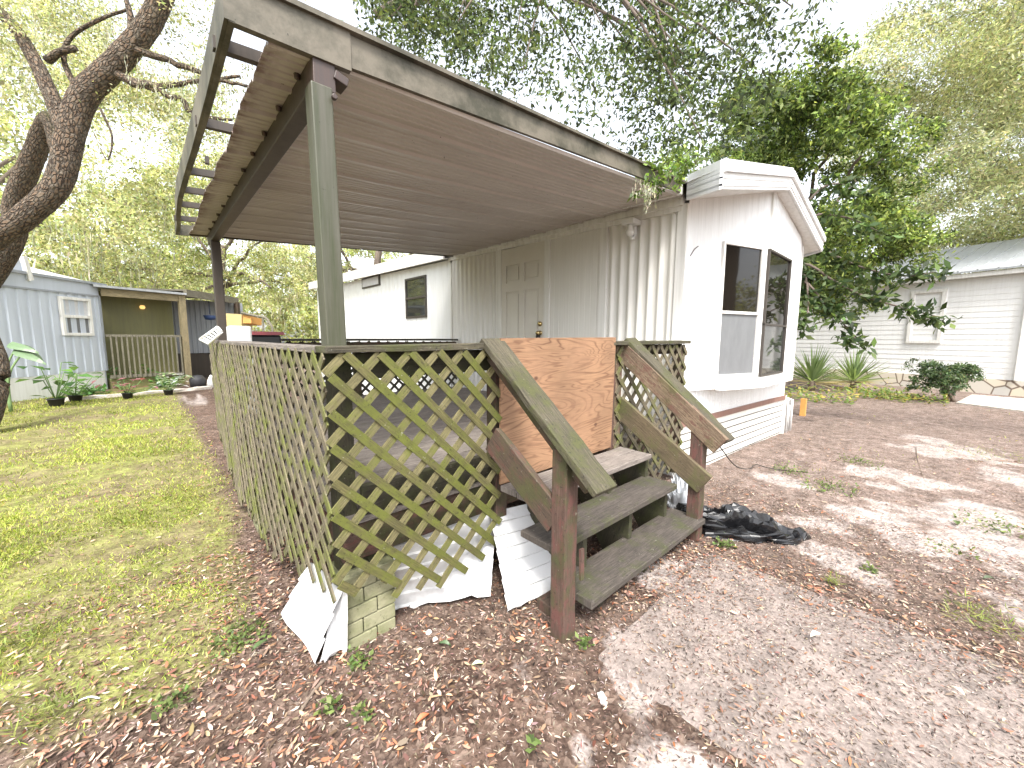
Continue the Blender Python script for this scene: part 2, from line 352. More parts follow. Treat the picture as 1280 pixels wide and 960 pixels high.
def leafmat(name, trans=0.45, rough=0.5, spec=0.35):
    m = NM(name); at = m.n('Attribute'); at.attribute_name = 'col'; m.l(at.outputs['Color'], m.b.inputs['Base Color']); m.rough(rough)
    m.b.inputs['Specular IOR Level'].default_value = spec
    if trans:
        tr = m.n('BsdfTranslucent'); m.l(m.mix(1.0, at.outputs['Color'], (1.25, 1.2, 0.7), 'MULTIPLY'), tr.inputs['Color'])
        ms = m.n('MixShader'); ms.inputs[0].default_value = trans; m.l(m.b.outputs[0], ms.inputs[1]); m.l(tr.outputs[0], ms.inputs[2]); m.l(ms.outputs[0], m.out.inputs['Surface'])
    return m.m
M['leaf'] = leafmat('tree_leaf'); M['leaf_far'] = leafmat('distant_leaf', 0.55, 0.6, 0.2); M['litter'] = leafmat('dry_leaf', 0.0, 0.75, 0.2); M['grassblade'] = leafmat('grass_blade', 0.35, 0.6, 0.25); M['moss'] = leafmat('spanish_moss', 0.4, 0.9, 0.0)

# ---------------------------------------------------------------- leaf clouds (one mesh each)
def basis(n):
    d = RNG.normal(size=(n, 3)); d /= np.linalg.norm(d, axis=1, keepdims=True); e = RNG.normal(size=(n, 3)); s = np.cross(d, e); s /= np.linalg.norm(s, axis=1, keepdims=True); return d, s
def leaf_mesh(name, P, D, Sd, L, Wd, C, mat, parent=None, fold=0.18, six=False):
    """P base, D direction, Sd sideways, lengths, widths, colours -> folded four-corner leaves"""
    n = len(P); N = np.cross(D, Sd); L = np.asarray(L).reshape(-1, 1)*np.ones((n, 1)); Wd = np.asarray(Wd).reshape(-1, 1)*np.ones((n, 1))
    q = 6 if six else 4
    V = np.empty((n, q, 3), np.float32); mid = P+D*L*0.45
    if six:
        cu = N*L*RNG.uniform(-.05, .22, (n, 1)); a_, b_ = P+D*L*.28, P+D*L*.68
        V[:, 0] = P+cu*.8; V[:, 1] = a_-Sd*Wd*.46+N*Wd*fold; V[:, 2] = b_-Sd*Wd*.42+N*Wd*fold; V[:, 3] = P+D*L+cu; V[:, 4] = b_+Sd*Wd*.42+N*Wd*fold; V[:, 5] = a_+Sd*Wd*.46+N*Wd*fold
    else:
        V[:, 0] = P; V[:, 1] = mid-Sd*Wd/2+N*Wd*fold; V[:, 2] = P+D*L; V[:, 3] = mid+Sd*Wd/2+N*Wd*fold
    me = bpy.data.meshes.new(name); me.vertices.add(n*q); me.vertices.foreach_set('co', V.ravel())
    me.loops.add(n*q); me.loops.foreach_set('vertex_index', np.arange(n*q, dtype=np.int32))
    me.polygons.add(n); me.polygons.foreach_set('loop_start', np.arange(0, n*q, q, dtype=np.int32)); me.polygons.foreach_set('loop_total', np.full(n, q, np.int32))
    ca = me.color_attributes.new('col', 'FLOAT_COLOR', 'POINT'); C4 = np.ones((n, q, 4), np.float32); C4[:, :, :3] = C[:, None, :]; ca.data.foreach_set('color', C4.ravel())
    me.materials.append(mat); me.update(calc_edges=True)
    o = bpy.data.objects.new(name, me); COL.objects.link(o)
    if parent: o.parent = parent; o.matrix_parent_inverse = Matrix.Translation(-parent.location)
    return o
def pick(cols, n, var=0.2):
    cols = np.array(cols); c = cols[RNG.integers(0, len(cols), n)]; return np.clip(c*(1+RNG.normal(size=(n, 1))*var)*(1+RNG.normal(size=(n, 3))*0.06), 0.003, 0.95)
def clumps(centers, rads, per, leafL, leafW, cols, sub=0.28, droop=0.25, nclump=14, var=0.22):
    """leaves gathered on twigs inside ellipsoids -> arrays"""
    Ps, Ds, Ss, Ls, Ws, Cs = [], [], [], [], [], []
    for c, r in zip(centers, rads):
        c = np.array(c, float); r = np.array(r, float)*np.ones(3)
        k = nclump; q = RNG.normal(size=(k, 3)); q /= np.linalg.norm(q, axis=1, keepdims=True); q *= RNG.uniform(0.35, 1.0, (k, 1))**0.6
        cc = c+q*r; cr = np.mean(r)*sub*RNG.uniform(0.6, 1.3, k); cb = RNG.uniform(0.55, 1.4, k)
        idx = RNG.integers(0, k, per); P = cc[idx]+RNG.normal(size=(per, 3))*cr[idx][:, None]*np.array([1, 1, 0.65])*0.6
        D, Sd = basis(per); D[:, 2] -= droop; D /= np.linalg.norm(D, axis=1, keepdims=True); Sd = np.cross(D, RNG.normal(size=(per, 3))); Sd /= np.linalg.norm(Sd, axis=1, keepdims=True)
        Ps.append(P); Ds.append(D); Ss.append(Sd); z = RNG.uniform(0.65, 1.25, per); Ls.append(leafL*z); Ws.append(leafW*z); Cs.append(pick(cols, per, var)*cb[idx][:, None])
    return [np.concatenate(a) for a in (Ps, Ds, Ss, Ls, Ws, Cs)]
def crown(name, centers, rads, per, leafL, leafW, cols, parent, mat=None, **k):
    A = clumps(centers, rads, per, leafL, leafW, cols, **k); return leaf_mesh(name, *A, mat or M['leaf'], parent)
def smoothpath(pts, n=8):
    pts = [Vector(p) for p in pts]; out = []
    q = [pts[0]*2-pts[1]]+pts+[pts[-1]*2-pts[-2]]
    for i in range(1, len(q)-2):
        for j in range(n):
            t = j/n; a, b, c, d = q[i-1], q[i], q[i+1], q[i+2]
            out.append(0.5*((2*b)+(c-a)*t+(2*a-5*b+4*c-d)*t*t+(3*b-a-3*c+d)*t**3))
    out.append(pts[-1]); return out
def limb(mb, pts, r0, r1, n=8, seg=6, wob=0.05, wig=0.0):
    p = smoothpath(pts, seg); m = len(p)
    if wig: p = [q+Vector([random.gauss(0, wig) for _ in range(3)]) if 0 < i < m-1 else q for i, q in enumerate(p)]
    mb.tube(p, [r0+(r1-r0)*(i/(m-1))**0.8 for i in range(m)], n, wob=wob); return p
def moss_strands(name, tops, n_each, ln, parent, spread=0.25, wd=.035):
    P, D, Sd, L, Wd = [], [], [], [], []
    for t in tops:
        for _ in range(n_each):
            p = np.array(t)+RNG.normal(size=3)*spread*np.array([1, 1, 0.4]); tot = ln*RNG.uniform(0.3, 1.3); k = 6
            for i in range(k):
                d = np.array([RNG.normal()*0.22, RNG.normal()*0.22, -1.0]); d /= np.linalg.norm(d); s = np.cross(d, RNG.normal(size=3)); s /= np.linalg.norm(s)
                P.append(p); D.append(d); Sd.append(s); L.append(tot/k*1.25); Wd.append(wd*RNG.uniform(0.5, 1.4)); p = p+d*tot/k
    n = len(P); return leaf_mesh(name, np.array(P), np.array(D), np.array(Sd), np.array(L), np.array(Wd), pick([(0.42, 0.42, 0.33), (0.52, 0.51, 0.40), (0.30, 0.31, 0.22)], n), M['moss'], parent)

# ================================================================= GROUND
def hash_noise(x, y, sc, seed=0):
    """smooth value noise for numpy arrays"""
    x = np.asarray(x)*sc+1000; y = np.asarray(y)*sc+1000; xi = np.floor(x).astype(np.int64); yi = np.floor(y).astype(np.int64); fx = x-xi; fy = y-yi
    fx = fx*fx*(3-2*fx); fy = fy*fy*(3-2*fy)
    def h(a, b): v = np.sin(a*127.1+b*311.7+seed*74.7)*43758.5453; return v-np.floor(v)
    return (h(xi, yi)*(1-fx)+h(xi+1, yi)*fx)*(1-fy)+(h(xi, yi+1)*(1-fx)+h(xi+1, yi+1)*fx)*fy
def fbm(x, y, sc, seed=0): return sum(hash_noise(x, y, sc*2**i, seed+i)*0.5**i for i in range(4))/1.875
def sstep(a, b, x): t = np.clip((x-a)/(b-a), 0, 1); return t*t*(3-2*t)
def gz(x, y):
    h = 0.05*(fbm(x, y, 0.5, 3)-0.5)+0.02*(fbm(x, y, 2.5, 9)-0.5)
    return h
def grass_mask(x, y):
    """1 = lawn. Left of the deck, thinning into leaf litter near it and near the camera"""
    n = fbm(x, y, 0.9, 21)-0.5; d = (-0.62*x+0.55*(y-2.0))        # grows away to the left / far
    m = sstep(-0.15, 0.75, d-0.15+n*2.6)*sstep(0.62, 0.1, x)*sstep(0.9, 1.9, y+0.25*(-x)+n*2)
    return m
SAND = [(1200, 690, .55), (1150, 650, .45), (1250, 720, .5), (1040, 700, .28), (985, 605, .35), (1230, 650, .5), (1120, 600, .5), (830, 722, .22), (1280, 600, .6), (1180, 560, .8), (1060, 640, .3), (60, 590, .5), (200, 830, .16), (1020, 660, .3), (1270, 760, .3), (720, 940, .05), (775, 800, .13), (800, 845, .16), (825, 890, .18), (850, 940, .2), (760, 770, .1), (900, 720, .2), (960, 740, .15), (240, 500, .9), (320, 495, .8), (1240, 680, .5)]
SAND = [(*gp(a, b)[:2], c) for a, b, c in SAND]
def sand_mask(x, y):
    m = np.zeros_like(np.asarray(x, float))
    for (a, b, r) in SAND:
        d = np.hypot(np.asarray(x)-a, np.asarray(y)-b)/r; m = np.maximum(m, np.exp(-d*d*0.9))
    return sstep(0.40, 1.10, m+1.9*(fbm(x, y, 3.6, 55)-0.5))*.85
def axis_pts(lo, hi, fine_lo, fine_hi, step):
    a = list(np.arange(fine_lo, fine_hi, step)); t = fine_lo; s = step; left = []
    while t > lo: s *= 1.25; t -= s; left.append(max(t, lo))
    t = a[-1]; s = step; right = []
    while t < hi: s *= 1.25; t += s; right.append(min(t, hi))
    return np.array(left[::-1]+a+right)
def ground():
    xs = axis_pts(-90, 110, -4.5, 7.5, 0.07); ys = axis_pts(-90, 110, -1.5, 7.5, 0.07)
    X, Y = np.meshgrid(xs, ys); Z = gz(X, Y); nx, ny = len(xs), len(ys)
    V = np.stack([X, Y, Z], -1).reshape(-1, 3); i = np.arange(nx*ny).reshape(ny, nx)
    F = np.stack([i[:-1, :-1], i[:-1, 1:], i[1:, 1:], i[1:, :-1]], -1).reshape(-1, 4)
    me = bpy.data.meshes.new('ground'); me.vertices.add(len(V)); me.vertices.foreach_set('co', V.astype(np.float32).ravel())
    me.loops.add(F.size); me.loops.foreach_set('vertex_index', F.astype(np.int32).ravel()); me.polygons.add(len(F))
    me.polygons.foreach_set('loop_start', np.arange(0, F.size, 4, dtype=np.int32)); me.polygons.foreach_set('loop_total', np.full(len(F), 4, np.int32)); me.polygons.foreach_set('use_smooth', np.ones(len(F), bool))
    ca = me.color_attributes.new('cover', 'FLOAT_COLOR', 'POINT'); C = np.zeros((len(V), 4), np.float32); C[:, 3] = 1
    C[:, 0] = grass_mask(V[:, 0], V[:, 1]); C[:, 1] = sand_mask(V[:, 0], V[:, 1]); ca.data.foreach_set('color', C.ravel())
    m = NM('ground_soil'); ob = m.coords('Object'); at = m.n('Attribute'); at.attribute_name = 'cover'; sp = m.n('SeparateColor'); m.l(at.outputs['Color'], sp.inputs[0])
    n1 = m.noise(ob, 9, 6, 0.7); n2 = m.noise(ob, 45, 5, 0.75); n3 = m.noise(ob, 1.3, 4); vo = m.n('TexVoronoi'); vo.inputs['Scale'].default_value = 42; m.l(ob, vo.inputs['Vector'])
    lit = m.ramp(n2, [(0.34, (0.02, 0.013, 0.010)), (0.50, (0.075, 0.05, 0.038)), (0.68, (0.20, 0.145, 0.115))])
    chips = m.ramp(vo.outputs['Color'], [(0.2, (0.05, 0.03, 0.023)), (0.6, (0.13, 0.085, 0.065)), (0.9, (0.27, 0.20, 0.16))]); lit = m.mix(0.55, lit, chips)
    sxy = m.n('SeparateXYZ'); m.l(ob, sxy.inputs[0]); rx = m.n('MapRange'); rx.inputs['From Min'].default_value = 2.2; rx.inputs['From Max'].default_value = 4.5; m.l(sxy.outputs['X'], rx.inputs['Value'])
    lit = m.mix(m.mix(1.0, rx.outputs[0], m.ramp(n1, [(0.35, G3(.35)), (0.65, G3(.9))]), 'MULTIPLY'), lit, m.ramp(n2, [(0.35, (0.145, 0.108, 0.092)), (0.6, (0.33, 0.265, 0.235))]))
    lit = m.mix(m.ramp(n3, [(0.4, G3(0)), (0.65, G3(0.4))]), lit, (0.15, 0.115, 0.095))
    sand = m.ramp(n2, [(0.3, (0.20, 0.16, 0.14)), (0.62, (0.40, 0.35, 0.325))])
    gr = m.ramp(n1, [(0.3, (0.11, 0.10, 0.04)), (0.7, (0.27, 0.30, 0.085))]); gr = m.mix(m.ramp(n2, [(0.45, G3(0)), (0.6, G3(0.6))]), gr, (0.15, 0.105, 0.07)); gr = m.mix(m.ramp(n3, [(0.42, G3(0)), (0.6, G3(0.7))]), gr, (0.17, 0.13, 0.085))
    def soft(f, lo, hi):
        a = m.n('Math', operation='MULTIPLY_ADD'); m.l(n1, a.inputs[0]); a.inputs[1].default_value = 0.95; m.l(f, a.inputs[2]); return m.ramp(a.outputs[0], [(lo, G3(0)), (hi, G3(1))])
    c = m.mix(soft(sp.outputs[1], 0.62, 1.25), lit, sand); c = m.mix(soft(sp.outputs[0], 0.6, 1.15), c, gr)
    c = m.mix(1.0, c, m.ramp(m.noise(ob, 5.5, 8, 0.78), [(0.36, G3(0.55)), (0.5, G3(.95)), (0.64, G3(1.35))]), 'MULTIPLY')
    m.col(c); m.rough(0.95); m.b.inputs['Specular IOR Level'].default_value = 0.1; m.bump(m.mix(0.5, n2, vo.outputs['Distance']), 0.9, 0.015)
    me.materials.append(m.m); me.update(calc_edges=True); o = bpy.data.objects.new('ground', me); COL.objects.link(o); o['kind'] = 'structure'
ground()

def slabmat(name, a, b, c3):
    m = NM(name); ob = m.coords('Object'); n2 = m.noise(ob, 60, 5, 0.75); n1 = m.noise(ob, 2.2, 5)
    c = m.ramp(n2, [(0.3, a), (0.55, b), (0.75, c3)]); c = m.mix(m.ramp(n1, [(0.35, G3(0)), (0.65, G3(0.55))]), c, tuple(x*0.62 for x in b))
    c = m.mix(1.0, c, m.ramp(m.noise(ob, 6, 8, 0.78), [(0.36, G3(0.65)), (0.5, G3(1)), (0.64, G3(1.3))]), 'MULTIPLY')
    m.col(c); m.rough(0.9); m.bump(n2, 0.8, 0.006); return m.m
M['slab'] = slabmat('sandy_concrete', (0.125, 0.10, 0.088), (0.25, 0.205, 0.182), (0.37, 0.32, 0.29))
M['slab_far'] = slabmat('pale_concrete', (0.42, 0.38, 0.33), (0.55, 0.50, 0.44), (0.62, 0.58, 0.54))
def slab(name, x0, x1, y0, y1, top, mat, nx=20, ny=40, wob=0.03):
    mb = MB(); xs = np.linspace(x0, x1, nx); ys = np.linspace(y0, y1, ny); P = {}
    for i, x in enumerate(xs):
        for j, y in enumerate(ys):
            e = (i in (0, nx-1)) or (j in (0, ny-1)); wx = random.uniform(-wob, wob) if e else 0
            P[i, j] = (x+wx, y+(random.uniform(-wob, wob) if e else 0), (top-0.05 if e else top)+float(gz(x, y))*0.35)
    for i in range(nx-1):
        for j in range(ny-1): mb.face([P[i, j], P[i+1, j], P[i+1, j+1], P[i, j+1]], smooth=True)
    o = mb.build(name, mat); o['kind'] = 'structure'; return o
slab('walkway', 1.38, 2.74, -6.0, 0.98, 0.016, M['slab'], 36, 180, .035)

# ================================================================= MOBILE HOME
W, YF = 4.0, 1.80
def htop(y): return 2.72+0.02*(y-1.8)
home = thing('mobile_home', 'white ribbed mobile home with angled bay window front and brown band over brick skirting', 'mobile home', (5.6, 1.6, 0))
# long wall facing the deck
mb = MB()
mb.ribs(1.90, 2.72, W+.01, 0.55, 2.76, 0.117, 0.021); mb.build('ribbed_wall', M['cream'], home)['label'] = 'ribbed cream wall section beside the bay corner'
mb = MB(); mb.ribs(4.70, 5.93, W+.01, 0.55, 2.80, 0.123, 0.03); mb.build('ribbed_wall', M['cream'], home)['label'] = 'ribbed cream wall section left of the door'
mb = MB()
mb.corr((W, 5.98), (W, 13.4), 0.0, 2.9, 0.20, -0.006, (1, 0), zt=lambda x: htop(5.98+x)+0.02); mb.build('wall', M['white'], home)
mb = MB(); mb.box(W+.01, W+.05, 1.83, 5.98, 0.0, 0.72, 'y'); mb.build('wall_base', M['white_lower'], home)
mb = MB()
mb.box(W-.012, W+.02, 2.82, 3.60, 0.72, 2.76, 'y')
for k in range(9): mb.box(W-.0145, W-.011, 2.86+k*.083, 2.863+k*.083, 0.72, 2.76, 'z')
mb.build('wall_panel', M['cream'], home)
mb = MB()                                  # trims
for (a, b, p) in ((2.72, 2.82, .026), (3.60, 3.70, .03), (4.58, 4.70, .03), (5.93, 5.98, .012)): mb.box(W-p, W+.02, a, b, 0.72, 2.775, 'z')
mb.bar((W-.016, 1.86, 2.742), (W-.016, 5.98, 2.825), .036, .05)
mb.box(W-.03, W+.03, 1.80, 1.90, 0.55, 2.78, 'z')
mb.build('trim', M['trim'], home, bevel=.003)
mb = MB(); mb.bar((W-.03, 1.84, 2.81), (W-.03, 5.9, 2.89), .05, .09); mb.bar((W-.045, 1.84, 2.865), (W-.045, 5.9, 2.945), .04, .03); mb.build('fascia', M['trim'], home, bevel=.003)
# door, six panels
mb = MB(); mb.box(W+.004, W+.03, 3.70, 4.58, 0.72, 2.76, 'z')
for (a, b, c, d) in ((3.70, 3.80, .72, 2.76), (4.09, 4.19, .72, 2.76), (4.48, 4.58, .72, 2.76)): mb.box(W-.016, W+.005, a, b, c, d, 'z')
for (a, b) in ((3.80, 4.09), (4.19, 4.48)):
    for (c, d) in ((.72, .90), (1.28, 1.42), (2.14, 2.27), (2.52, 2.76)): mb.box(W-.0155, W+.005, a, b, c, d, 'z')
door = mb.build('door', M['door'], home)
for (a, b) in ((3.80, 4.09), (4.19, 4.48)):
    for (c, d) in ((.90, 1.28), (1.42, 2.14), (2.27, 2.52)):
        mb = MB(); mb.box(W-.010, W+.003, a+.035, b-.035, c+.035, d-.035, 'z'); mb.build('door_panel', M['door'], door, bevel=.006)
mb = MB(); mb.lathe((W-.016, 3.765, 1.66), [(0, .03), (.025, .03), (.034, .02), (.034, 0)], 14, (-1, 0, 0)); mb.build('deadbolt', M['brass'], door)
mb = MB(); mb.lathe((W-.016, 3.765, 1.535), [(0, .075), (.022, .072), (.034, .05), (.025, .03), (.014, .02), (.034, .012), (.034, 0)], 14, (-1, 0, 0)); mb.build('door_knob', M['brass'], door)
mb = MB(); mb.lathe((W-.05, 3.775, 1.515), [(0, .0), (.03, -.005), (.034, -.05), (.03, -.10), (0, -.105)], 12); mb.tube([(W-.05, 3.775-.02, 1.50), (W-.05, 3.775-.022, 1.54), (W-.05, 3.775+.022, 1.54), (W-.05, 3.775+.02, 1.50)], .005, 6); mb.build('lock_box', M['blackmetal'], door)
# porch light
mb = MB(); mb.bar((W-.10, 2.30, 2.695), (W-.10, 2.44, 2.695), .16, .05); mb.tube([(W-.02, 2.37, 2.69), (W-.022, 2.37, 2.58), (W-.05, 2.37, 2.54), (W-.1, 2.37, 2.535)], .02, 8)
pl_ = mb.build('porch_light', M['plasticwhite'], home, bevel=.006)
mb = MB(); mb.lathe((W-.12, 2.37, 2.665), [(.025, 0), (.028, -.03), (.045, -.065), (.045, -.085), (.03, -.11), (0, -.118)], 14); mb.build('bulb', M['lampglass'], pl_)
def window(parent, a, b, z0, z1, nrm, frame, mats, fw=.035, proud=.03, cross=None):
    """window between plan points a and b; two sashes, upper and lower pane"""
    a, b = Vector((*a, 0)), Vector((*b, 0)); nn = Vector((*nrm, 0)).normalized(); d = (b-a).normalized(); up = Vector((0, 0, 1)); cross = cross or (z0+z1)/2
    mb = MB(); o = nn*(proud/2)
    for z in (z0+fw/2, z1-fw/2, cross): mb.bar(a+o+up*z, b+o+up*z, proud, fw)
    for p in (a+d*fw/2, b-d*fw/2): mb.bar(p+o+up*(z0+fw), p+o+up*(z1-fw), proud-.002, fw, up=d)
    wf = mb.build('window', frame, parent, bevel=.003)
    for (q0, q1, mm, nm) in ((z0+fw, cross-fw/2, mats[0], 'lower_pane'), (cross+fw/2, z1-fw, mats[1], 'upper_pane')):
        mb = MB(); c = nn*0.006; p0 = a+d*fw+c; p1 = b-d*fw+c; mb.bar(p0+up*(q0+q1)/2, p1+up*(q0+q1)/2, .006, q1-q0-.002); mb.build(nm, mm, wf)
    return wf
window(home, (W, 7.60), (W, 6.77), 1.86, 2.66, (-1, 0), M['darkframe'], (M['glass'], M['glass']), .04)
mb = MB(); mb.box(W-.03, W+.0, 8.80, 9.80, 2.655, 2.90, 'y'); sw = mb.build('window', M['darkframe'], home)
mb = MB(); mb.box(W-.036, W-.031, 8.85, 9.75, 2.69, 2.865, 'y'); mb.build('pane', M['curtain'], sw)
# bay front
P0, P1, P2, P3 = (4.0, 1.80), (5.2, 1.42), (6.55, 1.42), (6.85, 1.46)
RX, RZ, RS = 5.30, 3.09, 0.225
def zg(x): return RZ-RS*abs(x-RX)
def wallseg(a, b, z0, pitch, dep, name, mat, lab=None):
    a3, b3 = Vector(a), Vector(b); L = (b3-a3).length; n = Vector((b3.y-a3.y, a3.x-b3.x)).normalized()
    if n.y > 0: n = -n
    mb = MB(); mb.corr(a, b, z0, 3, pitch, dep, (n.x, n.y), zt=lambda t: zg(a3.x+(b3.x-a3.x)*t/L)+.02)
    o = mb.build(name, mat, home)
    if lab: o['label'] = lab
    return n
n1 = wallseg(P0, P1, 0.92, .10, .003, 'bay_wall', M['white']); n2 = wallseg(P1, P2, 0.92, .062, .008, 'bay_wall', M['white']); wallseg(P2, P3, 0.92, .062, .008, 'bay_wall', M['white'])
mb = MB(); mb.face([(P3[0], P3[1], .92), (7.25, 1.75, .92), (7.25, 1.75, 2.75), (P3[0], P3[1], 2.78)]); mb.build('bay_wall', M['white'], home)
mb = MB(); mb.corr((4.02, 1.79), (7.22, 1.61), 0.60, 0.92, .062, .006, (-.056, -1)); mb.build('lower_wall', M['white'], home)
mb = MB(); mb.corr((7.25, 1.62), (7.25, 13.4), 0.0, 2.75, .2, .006, (1, 0)); mb.face([(4, 13.4, 0), (7.25, 13.4, 0), (7.25, 13.4, 2.8), (5.5, 13.4, 3.2), (4, 13.4, 2.9)]); mb.build('wall', M['white'], home)
mb = MB(); mb.face([(*P0, .921), (*P1, .921), (*P2, .921), (*P3, .921), (7.25, 1.75, .921), (7.2, 1.9, .921), (4.1, 1.95, .921)]); mb.build('bay_underside', M['white'], home)
mb = MB(); mb.bar((4.0, 1.775, .575), (7.24, 1.59, .575), .02, .065); mb.build('brown_band', M['brownband'], home)
mb = MB(); mb.prism([(4.02, 1.79, -.05), (7.22, 1.612, -.05), (7.22, 1.612, .545), (4.02, 1.79, .545)], (0.001, .03, 0)); sk = mb.build('skirting', M['skirtbrick'], home)
mb = MB()
for k in range(1, 7): mb.bar((4.0, 1.785, .545-k*.086), (7.22, 1.605, .545-k*.086), .006, .007)
mb.build('skirting_groove', M['beam'], sk)
mb = MB(); mb.bar((7.24, 1.60, -.05), (7.24, 1.60, .60), .05, .05, up=(1, 0, 0)); mb.build('corner_trim', M['trim'], home); mb = MB(); mb.bar((P3[0], P3[1]-.005, .92), (P3[0], P3[1]-.005, 2.77), .04, .03, up=(1, 0, 0)); mb.build('corner_trim', M['trim'], home); mb = MB(); mb.bar((P1[0], P1[1]-.006, .93), (P1[0], P1[1]-.006, 3.06), .03, .03, up=(1, 0, 0)); mb.build('corner_trim', M['trim'], home)
def on_seg(a, b, t): return (a[0]+(b[0]-a[0])*t, a[1]+(b[1]-a[1])*t)
def seg_at_px(x, y, a, n):      # plan point of the wall plane seen at a photo pixel
    p = on_plane(x, y, (*a, 0), (n.x, n.y, 0)); return p
q = [seg_at_px(x, y, P0, n1) for x, y in ((902, 303), (948, 307), (946, 470), (893, 471))]
wa, wb = ((q[0].x+q[3].x)/2, (q[0].y+q[3].y)/2), ((q[1].x+q[2].x)/2, (q[1].y+q[2].y)/2); zt1, zb1 = (q[0].z+q[1].z)/2, (q[2].z+q[3].z)/2
print('win1', wa, wb, zb1, zt1)
window(home, wa, wb, zb1, zt1, n1, M['trim'], (M['screen'], M['glass_dark']), .03, .03, cross=zb1+(zt1-zb1)*.49)
q = [seg_at_px(x, y, P1, n2) for x, y in ((957, 312), (985, 322), (978, 465), (950, 471))]
wa2, wb2 = ((q[0].x+q[3].x)/2, P1[1]), ((q[1].x+q[2].x)/2, P1[1]); zt2, zb2 = (q[0].z+q[1].z)/2, (q[2].z+q[3].z)/2
print('win2', wa2, wb2, zb2, zt2)
window(home, wa2, wb2, zb2, zt2, n2, M['darkframe'], (M['glass'], M['glass_dark']), .024, .03, cross=zb2+(zt2-zb2)*.42)
mb = MB(); ls = on_seg(P0, P1, .42)     # ledge below the windows
for (a, b, nn) in ((ls, P1, n1), (P1, (6.5, P1[1]), n2)):
    a3, b3, n3 = Vector((*a, .95)), Vector((*b, .95)), Vector((nn.x, nn.y, 0)); mb.bar(a3+n3*.03, b3+n3*.03, .06, .09)
mb.build('window_ledge', M['trim'], home, bevel=.006)
# scratch mark on the bay panel
q0 = seg_at_px(862, 320, P0, n1); q1 = seg_at_px(872, 308, P0, n1); mb = MB(); nn = Vector((n1.x, n1.y, 0))
mb.tube([q0+nn*.008, (q0+q1)/2+nn*.012+Vector((.0, 0, .02)), q1+nn*.008], .004, 5); mb.build('hook', M['darkmetal'], home)
# roof: flared gable front, two slopes
YG = 1.30
def roofpt(x, y, dz=0): return (x, y, zg(x)+dz+max(0, (y-1.8))*0.02-(.035 if x < 3.5 else 0)+(.04 if x > 7 and y < 1.5 else 0))
mb = MB(); T = .27
XL, XR = 3.40, 7.16
front = [(XL, YG), (RX, YG), (XR, YG)]
mb.face([roofpt(XL, YG, .16), roofpt(RX, YG, .16), roofpt(RX, 13.55, .16), roofpt(3.84, 13.55, .16), roofpt(3.84, 1.78, .16)])
mb.face([roofpt(RX, YG, .16), roofpt(XR, YG, .16), roofpt(7.4, 1.9, .16), roofpt(7.4, 13.55, .16), roofpt(RX, 13.55, .16)])
mb.build('roof', M['roofwhite'], home)
mb = MB()
mb.face([roofpt(XL+.02, YG+.01, .012), roofpt(3.86, 1.78, .012), roofpt(4.05, 1.85, .012), roofpt(RX, 1.6, .012), roofpt(RX, YG+.01, .012)])
mb.face([roofpt(XR-.02, YG+.01, .012), roofpt(RX, YG+.01, .012), roofpt(RX, 1.6, .012), roofpt(7.3, 1.95, .012)])
mb.build('soffit', M['trim'], home)
mb = MB()
def fas(a, b, z0, z1, off=.02):
    A, B = Vector(a), Vector(b); d = Vector((B.y-A.y, A.x-B.x, 0)).normalized()
    if d.y > 0 and abs(d.y) > .3: d = -d
    if abs(d.y) <= .3 and (d.x > 0) == (A.x < 5): d = -d
    mb.prism([A+Vector((0, 0, z0)), B+Vector((0, 0, z0)), B+Vector((0, 0, z1)), A+Vector((0, 0, z1))], d*off)
L0, L1 = roofpt(3.84, 1.76), roofpt(XL, YG)
for (z0, z1, off) in ((0, .125, .022), (.025, .042, .030), (.082, .096, .030), (.128, .19, .05), (.19, .225, .03)):
    fas(L0, L1, z0, z1, off); fas(L1, roofpt(RX, YG), z0, z1, off+.001); fas(roofpt(RX, YG), roofpt(XR, YG), z0, z1, off+.001); fas(roofpt(XR, YG), roofpt(7.38, 1.9), z0, z1, off)
mb.build('gable_fascia', M['white'], home, bevel=.004)
mb = MB(); mb.prism([roofpt(3.84, 5.9, -.03), roofpt(3.84, 13.55, -.03), roofpt(3.84, 13.55, .17), roofpt(3.84, 5.9, .17)], (-.03, 0, 0)); mb.prism([roofpt(3.84, 1.8, .06), roofpt(3.84, 5.9, .06), roofpt(3.84, 5.9, .17), roofpt(3.84, 1.8, .17)], (-.03, 0, 0))
mb.prism([roofpt(3.8, 5.9, -.035), roofpt(3.8, 13.55, -.035), roofpt(4.02, 13.55, -.035), roofpt(4.02, 5.9, -.035)], (0, 0, .01)); mb.build('eave_fascia', M['trim'], home)
# utility pipes at the far front corner
mb = MB()
for (dx, h, r) in ((.10, .55, .022), (.22, .42, .016), (.34, .50, .03)): mb.tube([(7.25+dx, 1.58, -.03), (7.25+dx, 1.58, h), (7.25+dx, 1.75, h+.02)], r, 8)
up_ = mb.build('utility_pipes', M['plasticwhite']); tag(up_, 'pale upright utility pipes at the right corner of the brick skirting', 'pipes')
s_ = gp(1003, 520); mb = MB(); mb.bar((s_.x, s_.y, -.03), (s_.x+.01, s_.y, .34), .09, .09, up=(1, 0, 0)); tag(mb.build('wooden_stake', M['orange'], bevel=.006), 'short orange wooden stake in the mulch behind the home corner', 'stake')

